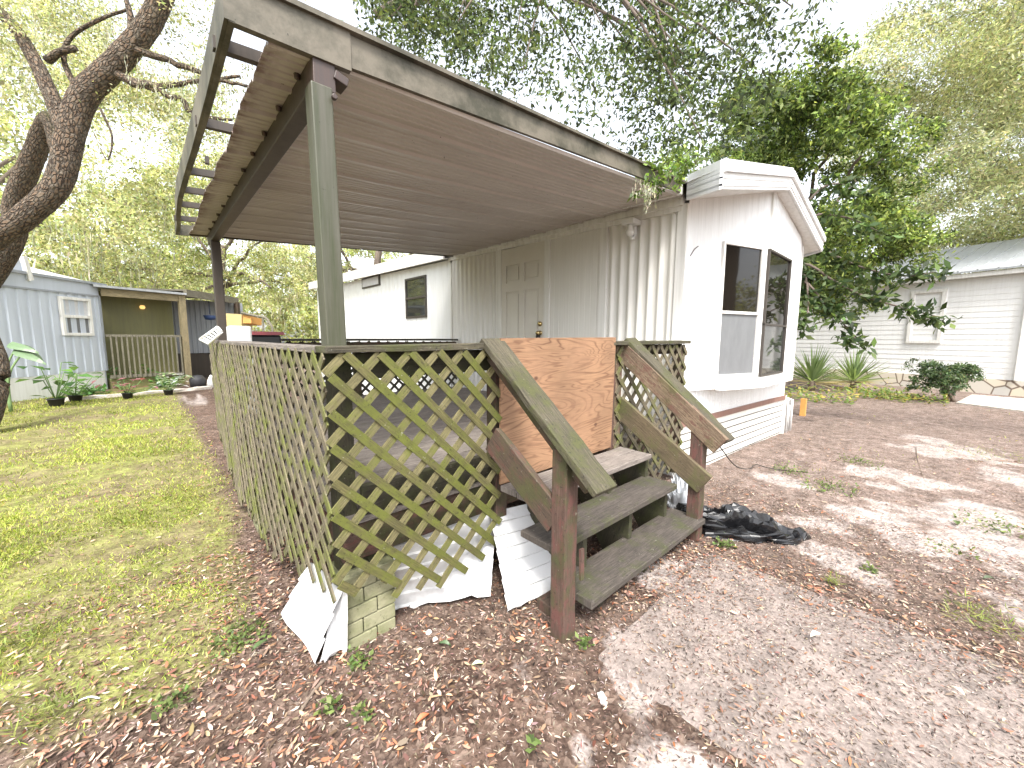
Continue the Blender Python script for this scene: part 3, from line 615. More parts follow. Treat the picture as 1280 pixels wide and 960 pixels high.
# ================================================================= PATIO COVER
PZ, PS = 2.60, 0.075
def pr(x, y, dz=0): return (x, y, PZ+PS*(x-.62)+dz)
Y0, Y1 = 1.83, 5.72
pat = thing('patio_cover', 'sagging metal patio roof on mossy square posts, shading the deck', 'patio roof', (.62, 1.83, 0))
mb = MB()
k = 0; y = Y0; pw = (Y1-Y0)/13
while y < Y1-.01:                      # pans running from wall to gutter, each with an upstanding joint and ribs
    ys = [(0, 0), (.012, -.018), (.03, -.018), (.04, 0)]+[(pw*t+dx, dz) for t in (.2, .36, .52, .68, .84) for dx, dz in ((-.008, 0), (-.003, -.006), (.003, -.006), (.008, 0))]+[(pw, 0)]
    e = e2 if k else .42; e2 = .42+random.uniform(-.012, .014); k = 1
    for (a, za), (b, zb) in zip(ys[:-1], ys[1:]):
        xe0, xe1 = e+(e2-e)*a/pw, e+(e2-e)*b/pw
        xs = [None, .9, 1.6, 2.4, 3.1, 3.93]
        for x0, x1 in zip(xs[:-1], xs[1:]):
            A0, A1 = (xe0, xe1) if x0 is None else (x0, x0)
            sag = lambda x: -.012*math.sin(math.pi*(min(max(x, .62), 3.93)-.62)/3.3)
            mb.face([pr(A0, y+a, za+sag(A0)), pr(x1, y+a, za+sag(x1)), pr(x1, y+b, zb+sag(x1)), pr(A1, y+b, zb+sag(A1))], smooth=False)
    y += pw
o = mb.build('roof_panel', M['soffit'], pat); o.matrix_parent_inverse = Matrix.Translation((-.62, -1.83, 0))
sm = o.modifiers.new('sheet', 'SOLIDIFY'); sm.thickness = .004; sm.offset = 1
mb = MB()                               # front fascia with seam, then far fascia
mb.prism([pr(.29, Y0-.03, -.015), pr(.72, Y0-.03, -.03), pr(.72, Y0-.03, .125), pr(.29, Y0-.03, .14)], (0, .03, 0))
mb.prism([pr(.715, Y0-.022, -.012), pr(3.93, Y0-.022, 0.0), pr(3.93, Y0-.022, .095), pr(.715, Y0-.022, .115)], (0, .022, 0))
mb.prism([pr(.29, Y0-.045, .125), pr(3.93, Y0-.045, .09), pr(3.93, Y0-.045, .105), pr(.29, Y0-.045, .145)], (0, .06, 0))
mb.build('fascia', M['alu_fascia'], pat, bevel=.003); mb = MB(); mb.prism([pr(.30, Y1, -.02), pr(3.9, Y1, -.02), pr(3.9, Y1, .09), pr(.30, Y1, .09)], (0, .02, 0))
mb.build('fascia', M['alu_fascia'], pat, bevel=.003)
mb = MB(); gpth = [(.29, Y0-.03), (.29, 2.4), (.285, 3.1), (.278, 3.7), (.27, 4.3), (.28, 4.8), (.305, 5.25), (.315, Y1)]
zz = [0, -.005, .0, .012, .004, -.01, .0, 0]
for (a, b, za, zb) in zip(gpth[:-1], gpth[1:], zz[:-1], zz[1:]):
    A, B = pr(*a, za-.012), pr(*b, zb-.012); C, D = pr(*b, zb+.13), pr(*a, za+.13)
    mb.prism([A, B, C, D], (-.012, 0, 0)); mb.prism([A, B, (B[0]+.02, B[1], B[2]), (A[0]+.02, A[1], A[2])], (0, 0, -.004))
mb.build('gutter', M['alu_fascia'], pat)
for yy in (2.02, 2.78, 3.35, 3.62, 4.1, 4.55, 5.1): 
    e = .45 if yy != 3.35 else .33; mb = MB()
    mb.prism([pr(.27 if yy != 3.35 else .38, yy, .0), pr(e+.03, yy, .0), pr(e+.03, yy, .045), pr(.27 if yy != 3.35 else .38, yy, .045)], (0, .035, 0)); mb.build('gutter_strap', M['beam'], pat)
BX = .61
mb = MB(); mb.bar((BX, Y0-.01, PZ-.062), (BX, Y1-.02, PZ-.062), .075, .11); mb.build('beam', M['beam'], pat, bevel=.004)
mb = MB(); mb.bar((BX+.005, 1.855, 1.41), (BX-.012, 1.85, PZ-.118), .085, .085, up=(1, 0, 0)); mb.build('post', M['alu_post'], pat, bevel=.006)
mb = MB(); mb.bar((BX, 5.42, .62), (BX, 5.42, PZ-.12), .085, .085, up=(1, 0, 0)); mb.build('post', M['beam'], pat, bevel=.006)
mb = MB(); mb.bar((BX+.04, Y0+.01, PZ-.06), (BX+.095, Y0+.01, PZ-.075), .08, .035); mb.bar((BX-.042, Y0+.03, PZ-.075), (BX+.045, Y0+.03, PZ-.075), .10, .118); mb.tube([(BX+.03, Y0-.05, PZ-.16), (BX+.03, Y0-.03, PZ-.16)], .012, 8); mb.build('bracket', M['darkmetal'], pat, bevel=.003)
for yy in np.arange(2.0, 5.4, .33):
    mb = MB(); mb.lathe((BX-.05, float(yy), PZ-.012), [(0, -.02), (.012, -.018), (.014, 0)], 8); mb.build('bolt', M['darkmetal'], pat)

# ================================================================= DECK
FZ = .62; DX = .56; DY0, DY1 = 1.72, 5.78
deck = thing('deck', 'weathered raised wooden deck fenced with mossy diagonal lattice', 'deck', (DX, DY0, 0))
mb = MB(); y = DY0+.05
while y < DY1-.1: mb.bar((DX+.03, y+.07, FZ-.016), (3.94, y+.07, FZ-.016), .134, .03, seg=3, jit=.002); y += .142
mb.build('floor_boards', M['deckwood'], deck, bevel=.003)
mb = MB(); mb.box(DX+.03, 1.44, DY0+.06, DY0+.10, FZ-.21, FZ-.034); mb.box(1.44, 3.94, DY0+.06, DY0+.10, FZ-.21, FZ-.034); mb.box(DX+.03, DX+.07, DY0+.10, DY1-.1, FZ-.21, FZ-.034, 'y')
for yy in (2.6, 3.5, 4.4, 5.2): mb.box(DX+.075, 3.9, yy, yy+.04, FZ-.20, FZ-.036)
mb.build('rim_joist', M['redpost'], deck, bevel=.004)
def dpost(x, y, z0, z1, m='greenwood'):
    mb = MB(); mb.bar((x, y, z0), (x, y, z1), .089, .089, up=(1, 0, 0), seg=3, jit=.001); return mb.build('post', M[m], deck, bevel=.005)
dpost(DX+.07, DY0+.10+.045, .30, 1.385); dpost(1.50, DY0+.045, .30, 1.395, 'brownwood'); dpost(2.615, DY0+.03, .10, 1.405, 'redpost'); dpost(2.76, DY0+.06, .30, 1.40, 'tanwood')
dpost(DX+.07, 3.3, .30, 1.385, 'deckwood'); dpost(DX+.07, 4.6, .30, 1.385, 'deckwood'); dpost(DX+.07, DY1-.1, .3, 1.385, 'deckwood'); dpost(2.2, DY1-.06, .3, 1.40, 'brownwood'); dpost(3.9, DY0+.06, .1, 1.40, 'brownwood')
def rail(a, b, wd, ht, m, up=(0, 0, 1), lab=None, n=6):
    mb = MB(); mb.bar(a, b, wd, ht, up=up, seg=n, jit=.0022); o = mb.build('rail', M[m], deck, bevel=.004)
    if lab: o['label'] = lab
    return o
rail((DX-.035, DY0+.03, 1.402), (1.52, DY0+.03, 1.413), .14, .032, 'railwood', lab='green mossy cap rail along the front lattice')
rail((DX+.03, DY0+.105, 1.40), (DX+.03, DY1, 1.405), .14, .03, 'deckwood')
rail((DX+.1, DY1-.05, 1.425), (3.94, DY1-.05, 1.435), .14, .03, 'lat_far'); rail((DX+.1, DY1-.05, 1.34), (3.94, DY1-.05, 1.35), .035, .10, 'brownwood')
rail((2.58, DY0+.02, 1.422), (3.97, DY0+.04, 1.43), .13, .03, 'railwood')
rail((DX+.12, DY0+.06, 1.325), (1.45, DY0+.06, 1.33), .036, .12, 'greenwood'); rail((DX+.075, DY0+.2, 1.33), (DX+.075, DY1-.15, 1.33), .036, .09, 'greenwood'); rail((2.70, DY0+.055, 1.36), (3.90, DY0+.055, 1.365), .036, .09, 'brownwood')
rail((DX+.12, DY0+.06, .70), (1.45, DY0+.06, .70), .036, .14, 'greenwood')

def lattice(name, o, du, dn, u1, vlo, vhi, m0, m1, sp=.152, wd=.038, th=.007, lab=None, bow=None, skip=(), flip=False):
    """diagonal lattice in plane o + u*du + v*Z, two crossed layers offset along dn. vlo(u) = broken lower edge"""
    o, du, dn = Vector(o), Vector(du), Vector(dn); up = Vector((0, 0, 1)); panel = None
    for layer, (sgn, mm) in enumerate(((1 if flip else -1, m0), (-1 if flip else 1, m1))):
        mb = MB(); k = 0; c = -3.0+.03
        while c < u1+3:
            # line u = c + sgn' * (vhi - v)
            dirs = 1 if sgn == -1 else -1
            pts = []; v = vhi; uu0 = c
            # walk down
            start = None; end = None; step = .01; t = 0
            off = random.choice((random.uniform(-.06, .05), random.uniform(-.02, .13)))
            while True:
                u = c+dirs*t; v = vhi-t
                inside = 0 <= u <= u1
                if inside and start is None: start = t
                if inside and v < vlo(u)+off: end = t; break
                if start is not None and not inside: end = t; break
                if v < -.2: end = t; break
                t += step
            if start is not None and end-start > .04 and (layer, k) not in skip:
                def pt(t):
                    u = c+dirs*t; b = bow(u, vhi-t) if bow else 0; return o+du*u+up*(vhi-t)+dn*(b+(0 if layer == 0 else th+.001))
                A, B = pt(start), pt(end); jt = Vector((random.uniform(-.003, .003), random.uniform(-.002, .002), random.uniform(-.003, .003)))
                n = max(1, int((end-start)/.25)) if bow else 1; ps = [pt(start+(end-start)*i/n) for i in range(n+1)]
                for a, b in zip(ps[:-1], ps[1:]): mb.bar(a+jt, b+jt+(b-a).normalized()*.002, wd, th, up=dn, seg=1, jit=.0)
            c += sp; k += 1
        if layer == 0: panel = mb.build(name, M[mm], deck)
        else: ob_ = mb.build('back_slats', M[mm], panel)
    if lab: panel['label'] = lab
    return panel
lo_f = lambda u: .20+.03*math.sin(u*9)+(.12 if u < .12 else 0)-(.10*max(0, u-.3)/.6)+ (.05 if .45 < u < .6 else 0)
lattice('lattice_panel', (DX-.03, DY0-.035, 0), (1, 0, 0), (0, 1, 0), .92, lo_f, 1.385, 'lat_front', 'lat_back', lab='green algae-covered front lattice with broken lower ends')
lo_s = lambda u: (.34-.16*min(1, u/.8) if u < .8 else .12+.04*math.sin(u*5)) if u < 2.9 else .16+.16*(u-2.9)
lattice('lattice_panel', (DX-.045, DY0-.02, 0), (0, 1, 0), (1, 0, 0), 4.05, lo_s, 1.385, 'lat_side', 'lat_side', sp=.135, flip=True, lab='long bowed side lattice facing the lawn', bow=lambda u, v: -.05*max(0, 1.2-v)*math.sin(u*.9))
lattice('lattice_panel', (2.72, DY0-.0, 0), (1, 0, 0), (0, 1, 0), 1.22, lambda u: .16+.03*math.sin(8*u), 1.40, 'lat_side', 'lat_side', lab='lattice between the steps and the home')
lattice('lattice_panel', (DX+.1, DY1-.03, 0), (1, 0, 0), (0, -1, 0), 3.3, lambda u: .45, 1.40, 'lat_far', 'lat_far', lab='dark far lattice at the back of the deck')
mb = MB(); mb.prism([(1.462, 1.700, .60), (2.60, 1.700, .615), (2.605, 1.690, 1.468), (1.455, 1.690, 1.455)], (0, -.014, 0)); pwd = mb.build('plywood_panel', M['plywood'], deck)
pwd['label'] = 'raw knotty plywood sheet closing the deck entrance'

# ================================================================= STEPS
st = thing('wooden_steps', 'short mossy wooden steps with sloping handrails leading up to the plywood', 'steps', (2.1, 1.1, 0))
def board(name, a, b, wd, ht, m, up=(0, 0, 1), n=6, j=.002, bev=.005, lab=None):
    mb = MB(); mb.bar(a, b, wd, ht, up=up, seg=n, jit=j); o = mb.build(name, M[m], st, bevel=bev)
    if lab: o['label'] = lab
    return o
board('tread', (1.50, 1.175, .155), (2.86, 1.175, .155), .255, .038, 'tread'); board('tread', (1.40, 1.325, .41), (2.71, 1.325, .41), .255, .038, 'tread')
for (yy, wdt) in ((1.44, .13), (1.575, .13)): board('landing_board', (1.42, yy, .602), (2.66, yy, .602), wdt, .034, 'deckwood')
def stringer(x):
    mb = MB(); mb.prism([(x, 1.15, -.02), (x, 1.10, .134), (x, 1.26, .134), (x, 1.26, .389), (x, 1.42, .389), (x, 1.42, .583), (x, 1.70, .583), (x, 1.70, .38), (x, 1.42, -.02)], (.038, 0, 0)); mb.build('stringer', M['greenwood'], st, bevel=.003)
for x in (1.70, 2.18, 2.66): stringer(x)
board('base_board', (1.45, 1.32, .02), (2.8, 1.32, .02), .10, .07, 'brownwood')
def vpost(x, y, h, m, lean=(0, 0)):
    mb = MB(); mb.bar((x, y, -.03), (x+lean[0], y+lean[1], h), .089, .089, up=(1, 0, 0), seg=5, jit=.0015); return mb.build('post', M[m], st, bevel=.006)
vpost(1.398, 1.145, .945, 'redpost', (-.006, 0))['label'] = 'red-brown post green with algae at its left side'; vpost(2.845, 1.12, .885, 'redpost')
board('handrail', (1.41, 1.71, 1.443), (1.40, .925, .800), .15, .036, 'railwood', up=(0, -.63, .77), n=8, j=.003, lab='left handrail cap thick with green moss')
board('handrail', (2.872, 1.72, 1.455), (2.885, .93, .762), .15, .034, 'railwood', up=(0, -.65, .76), n=8, j=.003)
board('rail_board', (1.405, 1.70, 1.368), (1.405, 1.00, .795), .036, .085, 'brownwood', up=(0, -.63, .77))
board('rail_board', (2.81, 1.78, 1.39), (2.815, .96, .735), .036, .14, 'tanwood', up=(0, -.63, .77), lab='peeling tan board under the right handrail')
board('lower_rail', (1.365, 1.64, .905), (1.37, 1.17, .588), .036, .16, 'brownwood', up=(0, -.56, .83)); board('lower_rail', (2.79, 1.77, .925), (2.79, 1.04, .445), .036, .165, 'oliveboard', up=(0, -.54, .84), lab='wide olive brown lower board of the right rail')
mb = MB(); mb.bar((1.462, 1.09, .45), (1.455, 1.08, .30), .025, .012, up=(0, 1, 0)); mb.build('splinter', M['redpost'], st)

# ================================================================= PIERS, FALLEN PANELS
def pier(x0, y0, w_, d_, n, label, h=.076):
    t = thing('block_pier', label, 'brick pier', (x0+w_/2, y0+d_/2, 0), 'mossy block piers under the deck')
    for i in range(n):
        j = random.uniform(-.006, .006); s = .35 if i % 2 else .62
        mb = MB(); z0, z1 = i*h-.02, (i+1)*h-.026
        mb.box(x0+j, x0+w_*s-.003+j, y0, y0+d_, z0, z1); mb.box(x0+w_*s+.003+j, x0+w_+j, y0+.004, y0+d_, z0, z1); mb.build('block_course', M['block'], t, bevel=.004)
pier(.575, 1.75, .25, .2, 5, 'mossy stacked block pier under the deck\'s near corner'); pier(.50, 3.30, .16, .22, 5, 'mossy block pier under the middle of the side lattice')
def vinyl(name, c00, c10, c11, c01, label, nr=4, sag=.02, ragged=.02, nu=14):
    """white skirting sheet: rows of lap ridges between the bottom edge c00-c10 and the top edge c01-c11"""
    c = [Vector(p) for p in (c00, c10, c11, c01)]; nrm = (c[1]-c[0]).cross(c[3]-c[0]).normalized()
    if nrm.z < 0: nrm = -nrm
    mb = MB(); rows = []
    for k in range(nr): rows += [(k/nr+.001, 0), (k/nr+.06/nr, .014), (k/nr+.5/nr, .008), ((k+1)/nr-.001, .0)]
    g = []
    for (v, h) in rows:
        r = []
        for i in range(nu+1):
            u = i/nu; p = (c[0]*(1-u)+c[1]*u)*(1-v)+(c[3]*(1-u)+c[2]*u)*v
            edge = ragged*(hash_noise(u*9, v*5, 1, 5)-.5)*2 if v < .01 else 0
            r.append(p+nrm*(h-sag*math.sin(math.pi*v)*math.sin(math.pi*u)+.008*math.sin(u*7+v*3))+(c[0]-c[3]).normalized()*float(edge))
        g.append(r)
    for j in range(len(g)-1):
        for i in range(nu): mb.face([g[j][i], g[j][i+1], g[j+1][i+1], g[j+1][i]], smooth=False)
    o = mb.build(name, M['vinyl']); m = o.modifiers.new('s', 'SOLIDIFY'); m.thickness = .003; tag(o, label, 'skirting panel', 'fallen white skirting panels'); return o
def oy(x, y, Y): return on_plane(x, y, (0, Y, 0), (0, 1, 0))
def ox(x, y, X): return on_plane(x, y, (X, 0, 0), (1, 0, 0))
vinyl('skirting_panel', gp(490, 762, .012), gp(614, 742, .03), oy(622, 628, 1.80), oy(492, 668, 1.80), 'white skirting panel leaning under the front lattice beside the corner pier', 6, ragged=.025, sag=.004)
vinyl('skirting_panel', gp(634, 764, .015), gp(697, 737, .015), oy(694, 622, 1.70), oy(611, 640, 1.76), 'white skirting panel slumped behind the left post of the steps', 7, sag=.004, ragged=.006)
vinyl('skirting_panel', gp(354, 767, .015), gp(398, 829, .012), ox(428, 738, .56), ox(389, 703, .52), 'broken white skirting sheet fallen on the leaves left of the corner pier', 3, sag=.006, ragged=.015)
vinyl('skirting_panel', gp(400, 826, .012), gp(433, 813, .01), ox(434, 735, .568), ox(420, 733, .565), 'narrow white skirting piece standing against the side of the corner pier', 1, sag=.0)
# ================================================================= BAGS AND SMALL THINGS
def crumple(name, cx, cy, rx, ry, h, rot, mat, label, cat, seed, n=40, amp=.35, smooth=False, fold=.30):
    from mathutils import noise
    mb = MB(); P = []; cr, sr = math.cos(rot), math.sin(rot)
    for i in range(n//2+1):
        r = []
        for j in range(n):
            th = math.pi/2*(i/(n//2)); ph = 2*math.pi*j/n; d = Vector((math.cos(ph)*math.cos(th), math.sin(ph)*math.cos(th), math.sin(th)))
            q = Vector((d.x*rx/max(ry, .01)*.7, d.y, d.z))
            a = noise.noise(q*1.3+Vector((seed, 0, 0))); b = abs(noise.noise(Vector((q.x*1.0, q.y*2.6, q.z*2))+Vector((0, seed, 0))+Vector((a, a*2, 0)))); c_ = abs(noise.noise(Vector((q.x*2, q.y*5.5, q.z*4))+Vector((b, 0, seed))))
            k = 1+amp*a+fold*(.22-b)*1.6+fold*.5*(.2-c_)
            x, y, z = d.x*rx*(1+amp*a), d.y*ry*k, max(0, d.z)*h*max(.15, 1+amp*a*1.4+fold*(.22-b)*3+fold*(.2-c_))-.01
            r.append((cx+x*cr-y*sr, cy+x*sr+y*cr, z))
        P.append(r)
    for i in range(n//2):
        for j in range(n): mb.face([P[i][j], P[i][(j+1) % n], P[i+1][(j+1) % n], P[i+1][j]])
    o = mb.build(name, mat)
    if smooth:
        o.data.polygons.foreach_set('use_smooth', [True]*len(o.data.polygons)); m = o.modifiers.new('w', 'WELD'); m.merge_threshold = .0005
    return tag(o, label, cat)
crumple('trash_bag', 3.17, 1.02, .50, .19, .15, math.radians(-62), M['bagblack'], 'crumpled shiny black plastic bag lying beside the right stair post', 'plastic bag', 3, 46, fold=.42)
crumple('plastic_bag', 3.40, 1.45, .20, .13, .24, .4, M['bagclear'], 'crumpled clear plastic heap on the ground behind the right railing', 'plastic', 11, 50, smooth=True, fold=.8)
w0 = Vector((2.95, 1.02, .70)); mb = MB(); e = [gp(x, y) for x, y in ((925, 575), (945, 584), (965, 588), (1010, 592))]
limb(mb, [w0, w0.lerp(Vector((e[1].x, e[1].y, .03)), .35)-Vector((0, 0, .10)), w0.lerp(Vector((e[1].x, e[1].y, .03)), .75)-Vector((0, 0, .08)), Vector((e[1].x, e[1].y, .03)), Vector((e[2].x, e[2].y, .02)), Vector((e[3].x, e[3].y, .015))], .005, .005, 6, 6); tag(mb.build('cable', M['wire']), 'thin black cable hanging from the right handrail to the ground', 'cable')
# barbecue and bins at the far end of the deck
bx, by = .97, 5.35
gr = thing('barbecue_grill', 'old black barbecue with a maroon lid at the far end of the deck', 'barbecue', (bx, by, FZ))
mb = MB(); mb.box(bx-.20, bx+.16, by-.20, by+.20, FZ+.55, FZ+.86); mb.build('firebox', M['blackmetal'], gr, bevel=.02)
mb = MB(); mb.prism([(bx-.23, by-.23, FZ+.862), (bx-.23, by+.23, FZ+.862), (bx-.23, by+.17, FZ+.90), (bx-.23, by-.17, FZ+.90)], (.42, 0, 0)); mb.build('lid', M['maroon'], gr, bevel=.015)
for (dx, dy) in ((-.17, -.16), (.13, -.16), (-.17, .16), (.13, .16)):
    mb = MB(); mb.tube([(bx+dx, by+dy, FZ), (bx+dx, by+dy, FZ+.56)], .015, 8); mb.build('leg', M['blackmetal'], gr)
mb = MB(); mb.box(.60, .80, 4.86, 5.02, FZ, FZ+.95, 'z'); tag(mb.build('white_bin', M['plasticwhite'], bevel=.02), 'tall white plastic bin by the far roof post', 'bin')
sh = thing('folded_rack', 'white slatted rack leaning out over the side rail near the bin', 'rack', (.5, 5.0, 1.42))
c0 = [on_plane(x, y, (.46, 5.0, 0), (1, .35, 0)) for x, y in ((250, 424), (272, 409), (277, 415), (262, 430))]
mb = MB()
for i in range(4): mb.tube([c0[i], c0[(i+1) % 4]], .014, 6)
mb.build('frame', M['plasticwhite'], sh)
mb = MB()
for i in range(1, 6):
    a = c0[0].lerp(c0[1], i/6); b = c0[3].lerp(c0[2], i/6); mb.tube([a, b], .01, 6)
mb.build('slats', M['plasticwhite'], sh)
mb = MB(); s_ = gp(753, 872); P_ = []
crumple('pebble', s_.x, s_.y, .035, .018, .02, .9, M['stone'], 'white shell-like stone among leaves in the foreground', 'stone', 5, 14)
for i, (x, y, lab) in enumerate(((536, 789, 'small pale round stone just right of the corner pier'), (544, 797, 'second small pale stone below the round one near the pier'), (656, 858, 'small grey stone in the leaves below the left stair post'), (1230, 610, 'flat pale stone in the sandy yard near the right edge'), (310, 655, 'flat pale stone near the middle pier'))):
    s_ = gp(x, y); crumple('pebble', s_.x, s_.y, .016 if i < 3 else .04, .013 if i < 3 else .03, .012, i, M['stone'], lab, 'stone', 20+i, 12)
for i, (a, b, r, lab) in enumerate((((405, 853), (375, 893), .009, 'dark broken stick on the leaves left of the weeds'), ((85, 885), (125, 875), .005, 'thin white stick on the grass at the lower left'), ((575, 785), (590, 790), .003, 'curled root beside the small stones'), ((615, 778), (655, 792), .003, 'pale bent root under the fallen skirting'), ((870, 820), (840, 790), .004, 'brown twig on the walkway'), ((1145, 560), (1155, 600), .004, 'thin upright sapling stem in the yard'))):
    p, q = gp(*a), gp(*b); mb = MB(); m_ = (p+q)/2+Vector((.01, .015, .012)); limb(mb, [p+Vector((0, 0, .01)), m_, q+Vector((0, 0, .008))], r, r*.6, 6, 4, .15)
    tag(mb.build('stick', M['plasticwhite'] if i == 1 else M['twig']), lab, 'stick')

# ================================================================= LITTER, GRASS, WEEDS
def scatter(n, x0, x1, y0, y1): return RNG.uniform(x0, x1, n), RNG.uniform(y0, y1, n)
def in_view(x, y, margin=.25):
    dx, dy = x, y; dep = dx*FV.x+dy*FV.y-EYE*FV.z; lat = dx*RV.x+dy*RV.y; v = (dx*UV_.x+dy*UV_.y-EYE*UV_.z)
    return (dep > .3) & (np.abs(lat)*FPX < dep*(640+90)) & (-v*FPX < dep*(480+70))
def litter():
    Xs, Ys = [], []
    for (n, x0, x1, y0, y1) in ((52000, -1.6, 4.2, -1.4, 3.2), (42000, -4, 8, -1.5, 8), (26000, 2, 14, -4, 9), (15000, -9, 2, 4, 14)):
        x, y = scatter(n, x0, x1, y0, y1); Xs.append(x); Ys.append(y)
    x, y = np.concatenate(Xs), np.concatenate(Ys); k = in_view(x, y)
    home_in = (x > 4.05) & (y > 1.75) & (x < 7.2); deckin = (x > .75) & (x < 4.0) & (y > 2.1) & (y < 5.7); k &= ~home_in & ~deckin
    g = grass_mask(x, y); s = sand_mask(x, y); pad = (x > 1.4) & (x < 2.72) & (y < .96)
    dens = 0.25+0.75*sstep(.35, .6, fbm(x, y, 1.3, 77)); dens *= (1-.62*g)*(1-.45*s); edge = pad & ((x > 2.55) | (x < 1.62+.25*fbm(x, y, 4, 5)) | (y > .8)); dens[pad & ~edge] *= .22; dens[edge] *= .9; dens[(x > 2.85)] *= .33; dens *= .55+.9*fbm(x, y, 5.0, 13)
    near_deck = np.exp(-((x-.45)/.5)**2)*(y > 1.0)*(y < 5); dens = np.minimum(1, dens+near_deck*.4); k &= RNG.uniform(size=len(x)) < dens
    x, y = x[k], y[k]; n = len(x); pad = (x > 1.4) & (x < 2.72) & (y < .96)
    z = gz(x, y); z = np.where(pad, .016+z*.35, z)+RNG.uniform(.002, .016, n)
    a = RNG.uniform(0, 2*np.pi, n); D = np.stack([np.cos(a), np.sin(a), RNG.normal(size=n)*.16], 1); D /= np.linalg.norm(D, axis=1, keepdims=True)
    Sd = np.stack([-np.sin(a), np.cos(a), RNG.normal(size=n)*.28], 1); Sd /= np.linalg.norm(Sd, axis=1, keepdims=True)
    L = RNG.uniform(.014, .037, n); big = RNG.uniform(size=n) < .05; L[big] *= 1.5; L[pad] *= .8
    C = pick([(0.20, .095, .06), (.30, .16, .10), (.40, .26, .17), (.42, .33, .25), (.26, .11, .06), (.09, .055, .04), (.34, .25, .19), (.20, .13, .10), (.16, .095, .07), (.12, .07, .05), (.22, .15, .11)], n, .28)
    leaf_mesh('leaf_litter', np.stack([x, y, z], 1), D, Sd, L, L*RNG.uniform(.18, .42, n), C, M['litter'], fold=.3, six=True)['kind'] = 'stuff'
    # fine chips and needles
    xa, ya = scatter(150000, -2.2, 4.2, -1.6, 3.6); xb, yb = scatter(190000, 2.4, 13, -3, 5); x, y = np.concatenate([xa, xb]), np.concatenate([ya, yb]); k = in_view(x, y) & ~((x > .75) & (x < 4) & (y > 2.1)) & ~((x > 4.05) & (y > 1.75)); k &= RNG.uniform(size=len(x)) < (1-.7*grass_mask(x, y))*(1-.45*sand_mask(x, y)); x, y = x[k], y[k]; n = len(x)
    pad = (x > 1.4) & (x < 2.72) & (y < .96); z = gz(x, y); z = np.where(pad, .016+z*.35, z)+RNG.uniform(.002, .01, n); a = RNG.uniform(0, 2*np.pi, n)
    D = np.stack([np.cos(a), np.sin(a), RNG.normal(size=n)*.12], 1); Sd = np.stack([-np.sin(a), np.cos(a), RNG.normal(size=n)*.2], 1)
    leaf_mesh('litter_chips', np.stack([x, y, z], 1), D, Sd, RNG.uniform(.007, .028, n), RNG.uniform(.002, .005, n), pick([(.10, .06, .045), (.20, .13, .10), (.40, .33, .28), (.045, .03, .024), (.30, .23, .19), (.03, .022, .018), (.14, .10, .08)], n, .25), M['litter'])['kind'] = 'stuff'
litter()
def grass():
    Xs, Ys, Ss = [], [], []
    for (n, x0, x1, y0, y1, s) in ((190000, -3.5, .6, 1.0, 5, .75), (90000, -6, .6, 3, 8, 1), (90000, -10, 2, 6, 14.5, 1.5), (9000, 3, 14, -4, 6, 1.1)):
        x, y = scatter(n, x0, x1, y0, y1); Xs.append(x); Ys.append(y); Ss.append(np.full(n, s))
    x, y, s = np.concatenate(Xs), np.concatenate(Ys), np.concatenate(Ss); k = in_view(x, y)
    g = grass_mask(x, y)*(1-.85*sstep(5.5, 2.5, y)*sstep(.56, .44, fbm(x, y, 1.9, 61)))*(1-.7*sstep(.58, .66, fbm(x, y, .7, 66))); pt = sstep(.62, .72, fbm(x, y, 1.1, 90))*(x > 2.9)*.6*(1-((x > 3.9) & (y > 1.3))); bald = sstep(.30, .48, fbm(x, y, 1.6, 33))
    k &= RNG.uniform(size=len(x)) < np.maximum(g*(.12+.88*bald), pt)*(1-.5*sand_mask(x, y)); x, y, s = x[k], y[k], s[k]; n = len(x)
    a = RNG.uniform(0, 2*np.pi, n); t = RNG.uniform(.3, 1.4, n); D = np.stack([np.cos(a)*t, np.sin(a)*t, np.ones(n)], 1); D /= np.linalg.norm(D, axis=1, keepdims=True)
    Sd = np.cross(D, RNG.normal(size=(n, 3))); Sd /= np.linalg.norm(Sd, axis=1, keepdims=True); L = RNG.uniform(.014, .048, n)*s
    leaf_mesh('grass', np.stack([x, y, gz(x, y)-.003], 1), D, Sd, L, L*RNG.uniform(.09, .24, n), pick([(.27, .33, .06), (.36, .43, .085), (.15, .19, .035), (.44, .43, .14), (.42, .47, .10)], n, .2)*(.55+.9*fbm(x, y, 1.4, 44))[:, None], M['grassblade'])['kind'] = 'stuff'
grass()
def weed(px, py, r, h, n, label, cols=((.12, .17, .05), (.19, .25, .08), (.09, .13, .04)), lw=.55, L=.035, name='weed', cat='weed', group='low weeds in the yard', z0=0):
    c = gp(px, py, z0); P = np.stack([np.clip(RNG.normal(size=n), -1.5, 1.5)*r*.5+c.x, np.clip(RNG.normal(size=n), -1.5, 1.5)*r*.5+c.y, np.abs(RNG.normal(size=n))*h*.5+z0+.01], 1)
    D, Sd = basis(n); D[:, 2] = np.abs(D[:, 2])*.5; D /= np.linalg.norm(D, axis=1, keepdims=True); Sd = np.cross(D, np.stack([RNG.normal(size=n)*.3, RNG.normal(size=n)*.3, np.ones(n)], 1)); Sd /= np.linalg.norm(Sd, axis=1, keepdims=True)
    ln = RNG.uniform(.6, 1.3, n)*L; root = leaf_mesh(name, P, D, Sd, ln, ln*lw, pick(cols, n, .2), M['leaf'])
    if r >= .12 and cat != 'shrub': return tag(root, label, cat, None, 'stuff')
    return tag(root, label, cat, group)
